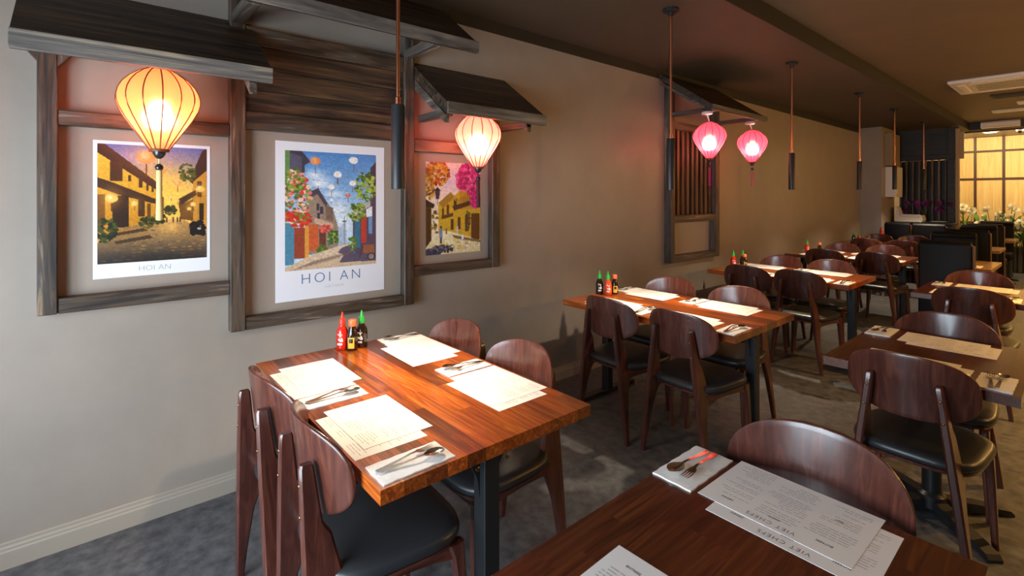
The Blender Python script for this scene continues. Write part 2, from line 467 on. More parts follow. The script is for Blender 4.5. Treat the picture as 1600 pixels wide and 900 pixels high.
# unseen warm globes added to brighten ceiling and upper wall (right of the frame)
globe_m = glow('globe_paper', (1, .58, .22, 1), 3.0)
for i, y in enumerate((4.2, 6.6, 9.0, 11.4)):
    d = thing('globe_pendant', ['first', 'second', 'third', 'fourth'][i] + ' warm paper globe pendant along the right side of the room', 'pendant lamp', (4.5, y, 2.2))
    obj('globe', build(lambda bm: lathe(bm, [(.03, -.148)] + [(.15 * math.cos(a * PI / 16), .15 * math.sin(a * PI / 16)) for a in range(-7, 8)] + [(.03, .148)], 28), smooth=60), 'globe_paper', d)
    obj('cord', build(lambda bm: tube(bm, [(0, 0, .148), (0, 0, ZC - 2.2)], .004, 6)), 'matt_black', d)
    light('globe_light', 'POINT', (0, 0, -.17), 74, AMBER, parent=d, shadow_soft_size=.05)

# ceiling fittings in view
ac = thing('ceiling_cassette', 'large white air conditioning cassette set in the main ceiling', 'air conditioner', (2.16, 8.55, ZC))
obj('frame', box_me((.98, .98, .04), .012, 2), 'white_plastic', ac, (0, 0, -.018))
obj('intake_grille', box_me((.62, .62, .012), .004), 'cream_plastic', ac, (0, 0, -.042))
fl = box_me((.56, .07, .01), .003)
for k in range(4):
    a = k * PI / 2
    obj('flap', fl, 'white_plastic', ac, (.39 * math.sin(a), .39 * math.cos(a), -.042), (0, 0, -a))
for k in range(6):
    obj('grille_slot', box_me((.54, .012, .004)), 'grille_dark', ac, (0, -.22 + k * .088, -.049))
gr = thing('ceiling_grille', 'dark recessed ceiling grille behind the air conditioning cassette', 'vent', (2.25, 9.75, ZC))
obj('frame', box_me((.7, .3, .02), .004), 'grille_dark', gr, (0, 0, -.01))
for k in range(4): obj('louvre', box_me((.62, .03, .008), .002), 'dark_paint', gr, (0, -.1 + k * .066, -.022))
for i, (x, y, lx, ly, lab) in enumerate(((2.06, 11.4, .62, .22, 'slim cream linear ceiling light nearer the bulkhead'), (2.25, 10.6, .3, .22, 'small oval cream ceiling light beyond the grille'))):
    d = thing('linear_light', lab, 'ceiling light', (x, y, ZC))
    obj('housing', box_me((lx, ly, .03), .01, 2), 'cream_plastic', d, (0, 0, -.015))
    obj('lens', box_me((lx * .9, ly * .7, .006), .002), 'white_plastic', d, (0, 0, -.032))
wa = thing('wall_air_conditioner', 'white split air conditioner mounted on the dark bulkhead', 'air conditioner', (1.72, YBULK - .12, 2.86))
obj('body', build(lambda bm: prism(bm, [(-.1, -.06), (.08, -.06), (.08, .06), (-.06, .06), (-.1, .03)], -.26, .26, 'yz')), 'white_plastic', wa)
obj('louvre', box_me((.46, .03, .012), .003), 'cream_plastic', wa, (0, -.095, -.045), (.5, 0, 0))
cm = thing('security_camera', 'small white dome security camera under the lower ceiling', 'camera', (1.95, 13.25, 2.79))
obj('mount', build(lambda bm: lathe(bm, [(.05, 0), (.055, -.03), (.05, -.05)], 20), smooth=40), 'white_plastic', cm)
obj('lens_dome', build(lambda bm: lathe(bm, [(.04, -.045), (.038, -.065), (.022, -.085), (.004, -.09)], 20), smooth=60), 'grille_dark', cm)

# ------------------------------------------------------------------ pendants
pend_shade = build(lambda bm: (loft(bm, [[(r * math.cos(2 * PI * i / 28), r * math.sin(2 * PI * i / 28), z) for i in range(28)]
                   for r, z in [(.010, .352), (.027, .352), (.0285, .349), (.0285, .001), (.0275, 0), (.0255, 0), (.0255, .02)]], True, True)), 'shade', 40)
pend_disc = build(lambda bm: lathe(bm, [(.024, .016), (.02, .012), (.006, .011)], 20), 'disc', 60)
pend_can = build(lambda bm: lathe(bm, [(.055, 0), (.056, -.016), (.05, -.022), (.016, -.024), (.014, -.05), (.010, -.052)], 24), 'canopy', 40)
pend_col = build(lambda bm: lathe(bm, [(.0125, 0), (.0125, .012), (.010, .014), (.0125, .016), (.0125, .03), (.009, .034)], 18), 'collar', 40)
ORD = ['nearest', 'second', 'third', 'fourth', 'fifth', 'sixth']
for i, (x, y) in enumerate(((.97, .972), (.97, 3.025), (.97, 5.12), (.97, 7.24), (.96, 8.95), (.96, 10.85))):
    zb = (1.533, 1.55, 1.572, 1.592, 1.61, 1.63)[i]
    t = thing('pendant_light', ORD[i] + ' black tube pendant lamp on a copper rod above the wall row of tables', 'pendant lamp', (x, y, zb), group='tube pendant lamps')
    obj('shade', pend_shade, 'matt_black', t)
    obj('lamp_disc', pend_disc, 'lamp_warm', t)
    obj('collar', pend_col, 'copper', t, (0, 0, .352))
    L = ZS - .05 - zb - .38
    obj('rod', build(lambda bm: lathe(bm, [(.0085, 0), (.0085, L + .005)], 14), smooth=40), 'copper', t, (0, 0, .38))
    obj('canopy', pend_can, 'matt_black', t, (0, 0, ZS - zb))
    light('pendant_beam', 'SPOT', (0, 0, .006), POW_SPOT, (1, .82, .58), parent=t, spot_size=2.15, spot_blend=.95, shadow_soft_size=.02)

# ------------------------------------------------------------------ timber facades on the left wall
def roof_me(d, zw, zf, y0, y1, th=.066):
    return build(lambda bm: prism(bm, [(0, zw), (d, zf), (d + .004, zf - .004), (d + .004, zf - th), (d - .01, zf - th - .002), (0, zw - th - .01)], y0, y1))
def fascia(t, d, zf, y0, y1, th=.066):
    obj('fascia', box_me((.014, y1 - y0 + .004, th + .004), .002), 'fascia_wood', t, (d + .011, (y0 + y1) / 2, zf - th / 2 - .001))
def beam(name, t, c, s, mat, bev=.004):
    return obj(name, box_me(s, bev), mat, t, c)
D = .06                                     # how far posts stand off the wall
def post(t, y0, y1, z0, z1, d=D): beam('post', t, (d / 2, (y0 + y1) / 2, (z0 + z1) / 2), (d, y1 - y0, z1 - z0), 'charred_post')
def rail(t, y0, y1, z0, z1, d=D - .006, name='rail'): beam(name, t, (d / 2, (y0 + y1) / 2, (z0 + z1) / 2), (d, y1 - y0, z1 - z0), 'charred_beam')
def arm(t, y, z, x1, w=.05, h=.05): beam('bracket_arm', t, ((D + x1) / 2, y, z), (x1 - D, w, h), 'charred_arm')
def gusset(t, y, z, s, sgn):
    obj('gusset', build(lambda bm: prism(bm, [(y, z), (y, z - s), (y + sgn * s * .75, z)], .0, D - .004, 'yz')), 'charred_post', t)
def rafter(t, y, d, zw, zf, h=.075, w=.03):
    obj('rafter', build(lambda bm: prism(bm, [(0, zw - .08), (d - .02, zf - .07), (d - .02, zf - .07 - h * .7), (0, zw - .08 - h)], y - w / 2, y + w / 2)), 'charred_arm', t)

fa = thing('facade_frame', 'dark timber house front frame around the dusk street poster', 'wall frame')
post(fa, -.175, -.112, 1.012, 2.30)
rail(fa, -.112, .524, 1.012, 1.078)
rail(fa, -.112, .524, 1.804, 1.866)
obj('roof_board', roof_me(.40, 2.40, 2.09, -.223, .628), 'charred_board', fa)
gusset(fa, -.175, 2.13, .07, -1); gusset(fa, -.112, 2.12, .075, 1)
fascia(fa, .40, 2.09, -.223, .628)
rafter(fa, .555, .40, 2.40, 2.09)
fb = thing('facade_frame', 'tall middle timber house front frame around the blue sky poster', 'wall frame')
post(fb, .524, .593, .821, 2.70); post(fb, 1.488, 1.558, .821, 2.70)
rail(fb, .593, 1.488, .821, .885)
rail(fb, .593, 1.488, 1.85, 1.942); rail(fb, .593, 1.488, 2.285, 2.378)
for k in range(3): beam('board', fb, (.015, 1.04, 1.942 + .057 + k * .1145), (.03, .895, .1125), 'charred_board', .003)
obj('roof_board', roof_me(.40, 2.765, 2.45, .30, 1.80), 'charred_board', fb)
fascia(fb, .40, 2.45, .30, 1.80)
arm(fb, .558, 2.40, .385, .06, .05); arm(fb, 1.522, 2.40, .385, .06, .05)
fc = thing('facade_frame', 'right timber house front frame around the magenta blossom picture', 'wall frame')
post(fc, 2.185, 2.256, .996, 2.30)
rail(fc, 1.558, 2.185, .996, 1.058); rail(fc, 1.558, 2.185, 1.793, 1.871)
obj('roof_board', roof_me(.43, 2.37, 2.054, 1.56, 2.345), 'charred_board', fc)
fascia(fc, .43, 2.054, 1.56, 2.345)
for y in (1.575, 2.22): rafter(fc, y, .43, 2.37, 2.054, .07, .03)
arm(fc, 1.60, 2.0, .41, .04, .045); arm(fc, 2.22, 1.985, .41, .05, .04)
fd = thing('facade_frame', 'narrow timber house front frame with vertical slats on the far wall', 'wall frame')
post(fd, 4.46, 4.53, .828, 2.66, .085); post(fd, 5.375, 5.456, .828, 2.66, .085)
rail(fd, 4.53, 5.375, .828, .898, .08); rail(fd, 4.53, 5.375, 1.237, 1.314, .08); rail(fd, 4.53, 5.375, 2.20, 2.27, .08)
for k in range(9): obj('slat', box_me((.035, .045, .89), .003), 'stained_slat', fd, (.022, 4.575 + k * .094, 1.757))
obj('roof_board', roof_me(.56, 2.755, 2.362, 4.37, 5.53, .05), 'charred_board', fd)
fascia(fd, .56, 2.362, 4.37, 5.53, .05)
for y in (4.40, 5.5): rafter(fd, y, .50, 2.755, 2.43, .035, .03)
for y in (4.495, 5.415): beam('bracket_arm', fd, (.31, y, 2.335), (.46, .05, .045), 'charred_arm')

# ------------------------------------------------------------------ posters
class Canvas:
    def __init__(s, w, h, col):
        s.w, s.h = w, h
        s.a = np.zeros((h, w, 3)); s.a[:] = np.array(col) / 255
        s.X, s.Y = np.meshgrid((np.arange(w) + .5) / w, (np.arange(h) + .5) / h)
        s.r = np.random.RandomState(5)
    def mix(s, m, col, al=1.):
        m = np.clip(m * al, 0, 1)[..., None]
        s.a = s.a * (1 - m) + np.array(col) / 255 * m
    def grad(s, c0, c1, y0=0., y1=1., mask=None):
        t = np.clip((s.Y - y0) / (y1 - y0), 0, 1)[..., None]
        g = np.array(c0) / 255 * (1 - t) + np.array(c1) / 255 * t
        k = np.ones_like(s.X) if mask is None else mask
        s.a = s.a * (1 - k[..., None]) + g * k[..., None]
    def pmask(s, pts):
        ins = np.zeros(s.X.shape, bool); n = len(pts)
        for i in range(n):
            (x0, y0), (x1, y1) = pts[i], pts[(i + 1) % n]
            if y0 == y1: continue
            c = ((y0 > s.Y) != (y1 > s.Y)) & (s.X < (x1 - x0) * (s.Y - y0) / (y1 - y0) + x0)
            ins ^= c
        return ins.astype(float)
    def poly(s, pts, col, al=1.): s.mix(s.pmask(pts), col, al)
    def rect(s, x0, y0, x1, y1, col, al=1.): s.poly([(x0, y0), (x1, y0), (x1, y1), (x0, y1)], col, al)
    def ell(s, x, y, rx, ry, col, al=1.): s.mix((((s.X - x) / rx) ** 2 + ((s.Y - y) / ry) ** 2 < 1).astype(float), col, al)
    def soft(s, x, y, rx, ry, col, al=1.): s.mix(np.exp(-(((s.X - x) / rx) ** 2 + ((s.Y - y) / ry) ** 2)), col, al)
    def line(s, x0, y0, x1, y1, wd, col, al=1.):
        d = np.hypot(x1 - x0, y1 - y0); nx, ny = -(y1 - y0) / d * wd, (x1 - x0) / d * wd
        s.poly([(x0 + nx, y0 + ny), (x1 + nx, y1 + ny), (x1 - nx, y1 - ny), (x0 - nx, y0 - ny)], col, al)
    def splat(s, n, x, y, rx, ry, cols, r0, r1, al=.95):
        for _ in range(n):
            a, q = s.r.rand() * 6.283, math.sqrt(s.r.rand())
            r = r0 + (r1 - r0) * s.r.rand()
            s.ell(x + rx * q * math.cos(a), y + ry * q * math.sin(a), r, r * (.6 + .5 * s.r.rand()) * s.w / s.h, cols[s.r.randint(len(cols))], al)
    def noise(s, amt, n=1):
        k = s.r.rand(s.h // n + 1, s.w // n + 1)
        k = np.kron(k, np.ones((n, n)))[:s.h, :s.w]
        s.a = np.clip(s.a * (1 + (k[..., None] - .5) * amt), 0, 1)
    def lantern(s, x, y, r, col, tail):
        s.ell(x, y, r, r * .8 * s.w / s.h, col)
        s.soft(x - r * .2, y - r * .15, r * .5, r * .5, (255, 240, 220), .5)
        s.line(x, y + r * .7, x, y + r * 2.0, .004, tail)

def picture_me(c, wid, hei):
    w_, h_ = c.w, c.h
    xs = np.linspace(0, wid, w_); zs = np.linspace(hei, 0, h_)
    X, Z = np.meshgrid(xs, zs)
    co = np.stack([np.zeros_like(X), X, Z], -1).reshape(-1, 3)
    idx = np.arange(w_ * h_).reshape(h_, w_)
    q = np.stack([idx[:-1, :-1], idx[1:, :-1], idx[1:, 1:], idx[:-1, 1:]], -1).reshape(-1, 4)
    me = bpy.data.meshes.new('picture')
    me.vertices.add(len(co)); me.vertices.foreach_set('co', co.ravel())
    me.loops.add(q.size); me.loops.foreach_set('vertex_index', q.ravel())
    me.polygons.add(len(q)); me.polygons.foreach_set('loop_start', np.arange(len(q)) * 4)
    me.update(calc_edges=True); me.validate()
    a = np.clip(c.a, 0, 1)
    lin = np.where(a <= .04045, a / 12.92, ((a + .055) / 1.055) ** 2.4).reshape(-1, 3)
    at = me.color_attributes.new('print', 'FLOAT_COLOR', 'POINT')
    at.data.foreach_set('color', np.concatenate([lin, np.ones((len(lin), 1))], 1).astype(np.float32).ravel())
    return me

# dusk street
c1 = Canvas(150, 190, (120, 130, 180))
c1.grad((78, 98, 160), (250, 190, 90), 0, .42)
c1.soft(.62, .42, .22, .22, (255, 200, 80), .9)
c1.soft(.35, .12, .25, .08, (190, 150, 180), .6)
c1.poly([(0, .02), (.56, .38), (.56, .68), (0, .8)], (206, 146, 34))
c1.grad((240, 184, 58), (190, 124, 26), .1, .75, c1.pmask([(0, .02), (.56, .38), (.56, .68), (0, .8)]))
c1.poly([(0, 0), (.06, .0), (.57, .35), (.57, .39), (.5, .375), (0, .075)], (52, 34, 24))
c1.poly([(0, .28), (.1, .31), (.53, .47), (.53, .51), (.2, .43), (0, .36)], (58, 38, 24))
for x, y, ww, h in ((.11, .15, .1, .16), (.26, .26, .025, .05), (.355, .285, .03, .08), (.42, .32, .02, .07), (.47, .35, .015, .05)):
    c1.rect(x, y, x + ww, y + h, (64, 42, 22))
c1.rect(.13, .43, .27, .70, (44, 28, 16)); c1.rect(.345, .45, .41, .61, (70, 44, 18)); c1.rect(.43, .5, .46, .66, (96, 60, 22))
c1.rect(0, .42, .07, .68, (120, 76, 26))
c1.poly([(.5, .46), (.58, .44), (.58, .66), (.5, .68)], (120, 80, 30))
c1.grad((206, 150, 78), (70, 62, 54), .6, 1.0, c1.pmask([(.44, .68), (.6, .64), (.76, .64), (1, .78), (1, 1), (0, 1), (0, .82)]))
for k in range(16):
    y = .67 + .33 * (k / 16) ** 1.5
    for j in range(22):
        x = c1.r.rand(); ww = .02 + .05 * (y - .6)
        if x > .42 - (y - .68) * 1.6: c1.rect(x, y, x + ww, y + .006 + .012 * (y - .6), [(176, 122, 62), (70, 56, 44), (98, 84, 72), (205, 150, 70)][c1.r.randint(4)], .5)
c1.soft(.64, .7, .1, .07, (240, 180, 90), .7)
for k in range(4): c1.poly([(.14, .71 + k * .035), (.36 + k * .03, .68 + k * .03), (.42 + k * .02, .7 + k * .033), (.16, .735 + k * .035)], (150, 112, 62) if k % 2 == 0 else (70, 50, 30))
c1.poly([(1, .0), (.95, .02), (.82, .30), (.86, .33), (1, .22)], (52, 40, 34))
c1.poly([(.86, .31), (1, .2), (1, .78), (.9, .7), (.84, .66)], (196, 136, 48)); c1.rect(.9, .3, .95, .44, (70, 44, 22)); c1.rect(.92, .5, .97, .66, (52, 34, 22))
c1.poly([(.72, .46), (.88, .38), (.9, .42), (.72, .53)], (60, 42, 28)); c1.poly([(.72, .52), (.86, .46), (.86, .66), (.74, .64)], (110, 72, 28))
c1.splat(70, .8, .22, .08, .08, [(52, 70, 30), (78, 90, 36), (36, 48, 24)], .008, .022)
c1.splat(50, .64, .56, .06, .04, [(40, 44, 22), (60, 66, 28)], .008, .02)
c1.splat(90, .07, .72, .09, .1, [(40, 52, 22), (70, 78, 30), (28, 32, 18)], .01, .025)
c1.splat(60, .42, .66, .06, .05, [(50, 58, 22), (84, 84, 30), (30, 34, 16)], .008, .02)
c1.splat(60, .53, .63, .06, .05, [(44, 50, 22), (70, 70, 28)], .008, .018)
for x in (.6, .66, .7, .725): c1.rect(x, .62, x + .012, .67, (52, 36, 26))
c1.splat(60, .9, .72, .07, .06, [(24, 22, 24), (40, 36, 36), (16, 16, 18)], .012, .03); c1.ell(.86, .76, .035, .035, (20, 20, 22)); c1.ell(.96, .77, .03, .03, (20, 20, 22)); c1.ell(.92, .73, .02, .01, (170, 160, 150))
c1.soft(.5, 1.0, .8, .1, (26, 24, 26), .7)
for x, y, r in ((.42, .1, .085), (.545, .22, .05), (.71, .32, .04), (.12, .455, .055), (.315, .5, .03), (.93, .37, .045), (.86, .51, .03), (.82, .55, .02), (.65, .44, .02), (.71, .48, .015)):
    c1.soft(x, y, r * 1.6, r * 1.6, (255, 190, 80), .35)
    c1.lantern(x, y, r, (244, 150, 70) if y < .35 else (250, 190, 80), (120, 50, 30))
c1.noise(.12, 1); c1.noise(.12, 3)
# sunny street
c2 = Canvas(140, 190, (90, 150, 210))
c2.grad((74, 134, 200), (190, 216, 236), 0, .72)
for x, y, rx, ry in ((.36, .27, .14, .05), (.3, .2, .1, .04), (.55, .5, .14, .09), (.62, .62, .1, .08), (.5, .36, .1, .03)): c2.soft(x, y, rx, ry, (240, 244, 250), .85)
for k in range(7): c2.line(.05, .08 + k * .07, 1.0, .18 + k * .06, .0016, (90, 110, 140), .6)
c2.poly([(0, 0), (.17, 0), (.26, .09), (.2, .12), (.19, .3), (0, .3)], (58, 58, 74)); c2.poly([(.05, .02), (.17, .05), (.17, .22), (.05, .2)], (84, 84, 108))
c2.rect(0, .0, .05, .4, (96, 138, 80))
c2.poly([(.25, .34), (.34, .31), (.42, .42), (.5, .5), (.56, .66), (.56, .84), (.2, .88), (.2, .5)], (150, 128, 112))
c2.poly([(.25, .34), (.34, .31), (.44, .44), (.42, .47), (.33, .36), (.25, .4)], (70, 64, 80))
for x, y in ((.32, .44), (.36, .47), (.42, .52), (.33, .52)): c2.rect(x, y, x + .03, y + .06, (62, 58, 76))
c2.poly([(.42, .46), (.5, .48), (.5, .6), (.42, .58)], (120, 96, 82)); c2.poly([(.3, .56), (.5, .62), (.5, .66), (.3, .61)], (206, 168, 140))
c2.rect(.0, .6, .09, .95, (74, 132, 160)); c2.rect(.09, .64, .2, .9, (150, 66, 46)); c2.rect(.2, .6, .24, .9, (222, 150, 64)); c2.rect(.24, .62, .34, .84, (200, 92, 52)); c2.rect(.35, .66, .42, .83, (104, 60, 52)); c2.rect(.44, .68, .5, .8, (60, 96, 110))
c2.splat(40, .42, .66, .07, .03, [(206, 70, 64), (170, 50, 60), (230, 110, 90)], .01, .022)
c2.splat(260, .1, .4, .16, .24, [(226, 120, 110), (210, 60, 50), (244, 206, 190), (90, 130, 50), (140, 160, 60), (70, 100, 40), (240, 170, 150)], .01, .03)
c2.splat(60, .12, .57, .14, .06, [(216, 60, 44), (190, 44, 40), (110, 130, 50)], .012, .028)
c2.splat(80, .5, .74, .06, .06, [(96, 130, 50), (60, 92, 40), (150, 170, 70)], .008, .02); c2.splat(50, .38, .84, .05, .04, [(100, 130, 50), (70, 100, 40)], .008, .02)
c2.line(.625, .56, .625, .84, .004, (70, 60, 60)); c2.line(.6, .6, .65, .6, .003, (70, 60, 60))
c2.poly([(.56, .66), (.64, .6), (.66, .84), (.56, .84)], (150, 160, 186), .6)
c2.grad((226, 206, 180), (206, 178, 146), .78, 1.0, c2.pmask([(.54, .82), (.68, .8), (.72, .9), (1, .95), (1, 1), (0, 1), (0, .97), (.3, .87)]))
c2.poly([(.6, .83), (.7, .81), (.74, .88), (1, .92), (1, .97), (.56, .96), (.62, .9), (.55, .87)], (70, 62, 92), .85)
for k in range(12): c2.line(.1 + .05 * k, .99 - .008 * k, .3 + .04 * k, .93 - .006 * k, .006, (120, 92, 84), .5)
c2.poly([(.72, .52), (.9, .44), (1, .3), (1, .93), (.78, .9), (.72, .86)], (86, 72, 92))
c2.poly([(.7, .52), (.93, .42), (.93, .47), (.72, .57)], (190, 178, 176)); c2.rect(.82, .55, .88, .8, (196, 60, 44)); c2.rect(.74, .58, .81, .84, (52, 110, 140)); c2.rect(.91, .54, .95, .72, (110, 150, 196)); c2.poly([(.88, .5), (.95, .47), (.95, .56), (.88, .57)], (236, 236, 240))
c2.poly([(1, .06), (.93, .12), (.93, .4), (1, .36)], (72, 58, 70))
c2.splat(150, .88, .3, .13, .14, [(90, 124, 48), (140, 160, 60), (60, 88, 40), (180, 190, 90)], .008, .026); c2.splat(90, .77, .52, .1, .08, [(110, 140, 50), (160, 176, 70), (70, 100, 40)], .008, .024); c2.splat(40, .72, .8, .05, .06, [(80, 110, 50), (120, 140, 60)], .008, .02)
c2.rect(.84, .82, .98, .9, (150, 92, 66)); c2.ell(.94, .93, .05, .035, (60, 52, 62)); c2.ell(.94, .93, .035, .024, (150, 130, 130)); c2.line(.8, .93, .84, .83, .006, (90, 50, 44))
for x, y, r, cc in ((.31, .08, .055, (232, 130, 66)), (.73, .06, .052, (244, 238, 240)), (.55, .19, .045, (240, 236, 240)), (.72, .265, .038, (246, 240, 240)), (.48, .3, .036, (244, 238, 240)), (.665, .37, .03, (220, 90, 70)), (.48, .41, .02, (230, 236, 244)), (.34, .27, .03, (236, 240, 246))):
    c2.lantern(x, y, r, cc, (110, 80, 80))
c2.noise(.12, 1); c2.noise(.12, 3)
# blossom street
c3 = Canvas(110, 160, (236, 200, 200))
c3.grad((240, 206, 206), (250, 226, 200), 0, .5)
c3.soft(.42, .2, .14, .12, (216, 190, 224), .8)
c3.poly([(.22, .46), (.42, .34), (.52, .36), (.6, .3), (1, .2), (1, .86), (.6, .8), (.22, .78)], (206, 166, 44))
c3.poly([(.22, .44), (.44, .32), (.5, .38), (.3, .5)], (160, 120, 40)); c3.poly([(.6, .32), (1, .2), (1, .5), (.6, .52)], (190, 140, 40))
for x, y, ww, h in ((.5, .42, .04, .1), (.36, .46, .05, .1), (.7, .58, .07, .18), (.82, .56, .16, .3), (.44, .62, .05, .12), (.56, .6, .06, .14), (.28, .5, .04, .08)): c3.rect(x, y, x + ww, y + h, (84, 50, 26))
c3.poly([(.46, .48), (1, .38), (1, .43), (.5, .53)], (70, 44, 30)); 
for k in range(14): c3.line(.5 + .036 * k, .4 - .006 * k, .5 + .036 * k, .52 - .011 * k, .005, (60, 40, 30))
c3.poly([(.27, .58), (.48, .55), (.48, .59), (.27, .62)], (90, 60, 34))
c3.splat(40, .76, .64, .05, .1, [(70, 90, 36), (160, 60, 60), (50, 60, 30)], .012, .03)
c3.rect(0, .44, .1, .92, (92, 66, 24)); c3.rect(.02, .5, .09, .9, (60, 42, 20)); c3.poly([(0, .4), (.16, .46), (.13, .5), (0, .48)], (40, 30, 26))
c3.splat(30, .16, .66, .06, .12, [(150, 130, 40), (90, 70, 24)], .01, .03)
c3.grad((246, 232, 190), (226, 208, 160), .74, 1.0, c3.pmask([(.1, .84), (.3, .74), (.46, .76), (1, .88), (1, 1), (0, 1), (0, .92)]))
c3.splat(60, .6, .9, .35, .06, [(236, 206, 90), (250, 244, 220), (200, 180, 150)], .012, .035)
c3.poly([(0, .93), (.5, .9), (.3, .97), (.25, 1), (0, 1)], (54, 58, 88)); c3.splat(60, .28, .94, .2, .04, [(60, 66, 104), (40, 40, 60), (130, 120, 120)], .012, .03)
c3.poly([(.46, .79), (1, .87), (1, .9), (.5, .83)], (130, 104, 70))
c3.splat(200, .2, .12, .22, .13, [(170, 92, 30), (196, 140, 40), (110, 54, 22), (206, 170, 60), (150, 40, 30)], .012, .035)
c3.splat(90, .06, .26, .09, .14, [(176, 130, 40), (130, 90, 30), (206, 170, 60)], .01, .03)
c3.splat(330, .78, .17, .24, .17, [(206, 26, 120), (226, 60, 150), (170, 14, 96), (236, 96, 170), (150, 20, 90)], .014, .04)
c3.splat(120, .9, .4, .09, .1, [(206, 26, 120), (170, 14, 96), (226, 60, 150)], .012, .035)
c3.poly([(.16, .3), (.25, .3), (.235, .4), (.175, .4)], (52, 40, 66)); c3.poly([(.15, .31), (.205, .27), (.26, .31)], (40, 30, 44)); c3.line(.205, .4, .205, .46, .006, (40, 30, 40)); c3.line(.0, .37, .18, .3, .006, (40, 30, 40))
c3.rect(.24, .72, .29, .82, (110, 130, 170)); c3.ell(.265, .705, .02, .016, (60, 44, 40)); c3.rect(.245, .82, .285, .88, (60, 56, 70)); c3.rect(.55, .7, .575, .78, (200, 200, 220)); c3.rect(.35, .72, .37, .78, (140, 100, 60)); c3.rect(.64, .8, .67, .85, (230, 240, 250))
c3.noise(.12, 1); c3.noise(.12, 3)

def poster(name, label, y0, y1, z0, z1, c, py0, py1, pz0, pz1):
    t = thing(name, label, 'poster', (.001, y0, z0))
    if c is not None and (py0, py1) != (y0, y1):
        obj('sheet', box_me((.0012, y1 - y0, z1 - z0)), 'poster_paper', t, (.0006, (y1 - y0) / 2, (z1 - z0) / 2))
    obj('printed_picture', picture_me(c, py1 - py0, pz1 - pz0), 'poster_print', t, (.0018, py0 - y0, pz0 - z0))
    return t
# letters: text lies in its own XY plane -> X to world +Y, Y to world +Z
WALLTXT = (PI / 2, 0, PI / 2)
p1 = poster('poster', 'white bordered poster of a lantern lit yellow street at dusk', 0.0, .445, 1.137, 1.753, c1, .015, .431, 1.202, 1.738)
obj('lettering', text_me('HOI AN', .036, .0002, 1.0, mat='poster_grey', thin=.0009), None, p1, (.0016, .2225, .033), WALLTXT)
p2 = poster('poster', 'tall white bordered poster of a sunny street with hanging lanterns', .748, 1.377, .929, 1.806, c2, .797, 1.323, 1.094, 1.756)
obj('lettering', text_me('HOI AN', .082, .0002, 1.3, mat='poster_blue', thin=.0014), None, p2, (.0016, .305, .112), WALLTXT)
obj('lettering', text_me('VIETNAM', .02, .0002, 1.4, mat='poster_grey', thin=.0005), None, p2, (.0016, .318, .058), WALLTXT)
p3 = poster('picture', 'unframed picture of a yellow street under magenta blossom', 1.672, 2.118, 1.114, 1.735, c3, 1.672, 2.118, 1.114, 1.735)

# ------------------------------------------------------------------ silk lanterns
LP = [(.032, 0), (.045, .018), (.066, .05), (.092, .09), (.118, .13), (.138, .168), (.147, .20), (.1475, .22), (.142, .245), (.128, .272), (.104, .3), (.072, .325), (.036, .343)]
NR = 14
def lantern_skin(bm):
    seg = NR * 3
    rings = []
    for r, z in LP:
        rings.append([(r * (1 if i % 3 == 0 else .975) * math.cos(2 * PI * i / seg), r * (1 if i % 3 == 0 else .975) * math.sin(2 * PI * i / seg), z) for i in range(seg)])
    loft(bm, rings, False, False)
skin = {}
rib_me = {m: build(lambda bm: tube(bm, [(r + .001, 0, z) for r, z in LP], .0027, 6), 'rib', 60) for m in ('lantern_rib_red', 'lantern_rib_brown')}
hoop = build(lambda bm: loft(bm, [[((.034 + dr) * math.cos(2 * PI * i / 24), (.034 + dr) * math.sin(2 * PI * i / 24), z) for i in range(24)] for dr, z in ((.002, 0), (.003, .006), (.002, .012), (-.006, .012), (-.006, 0), (.002, 0))], False, False), 'hoop', 50)
bulb_me = {}
def lantern(label, x, y, zb, silkm, bulbm, pw, col, ribm, tasm, hang_z, rose, tl=.16):
    t = thing('silk_lantern', label, 'lantern', (x, y, zb), group='balloon silk lanterns')
    if silkm not in skin: skin[silkm] = build(lantern_skin, 'silk', 30)
    obj('silk_cover', skin[silkm], silkm, t)
    for k in range(NR): obj('rib', rib_me[ribm], ribm, t, (0, 0, 0), (0, 0, 2 * PI * k / NR))
    obj('hoop', hoop, ribm if silkm != 'silk_pink' else 'tassel_magenta', t, (0, 0, -.008)); obj('hoop', hoop, ribm, t, (0, 0, .338))
    m = bulbm + '_%d' % round(pw * 100)
    if m not in MATS: glow(m, col + (1,), pw)
    obj('bulb', build(lambda bm: lathe(bm, [(.004, -.045), (.018, -.036), (.027, -.018), (.028, 0), (.02, .022), (.012, .034), (.012, .05)], 16), smooth=80), m, t, (0, 0, .15))
    obj('bottom_cap', build(lambda bm: lathe(bm, [(.024, 0), (.023, -.012), (.014, -.026), (.005, -.032)], 20), smooth=60), 'lantern_cap', t, (0, 0, -.006))
    ta = obj('tassel', build(lambda bm: lathe(bm, [(.003, -.03), (.003, -.075), (.009, -.08), (.011, -.095), (.0105, -.095 - tl * .5), (.013, -.095 - tl), (.006, -.1 - tl)], 14), smooth=60), tasm, t)
    obj('bead', build(lambda bm: lathe(bm, [(.004, -.058), (.012, -.064), (.016, -.074), (.012, -.084), (.004, -.09)], 16), smooth=80), 'lantern_cap', ta)
    h = hang_z - zb
    if rose:
        obj('cord', build(lambda bm: tube(bm, [(0, 0, .34), (-.012, .004, .38), (-.022, -.006, h - .02)], .006, 8), smooth=60), 'pink_fitting', t)
        obj('ceiling_rose', build(lambda bm: lathe(bm, [(.045, 0), (.05, -.006), (.05, -.022), (.04, -.026)], 24), smooth=40), 'pink_fitting', t, (-.022, -.006, h))
    else:
        obj('cord', build(lambda bm: tube(bm, [(0, 0, .345), (0, 0, h)], .003, 6)), 'matt_black', t)
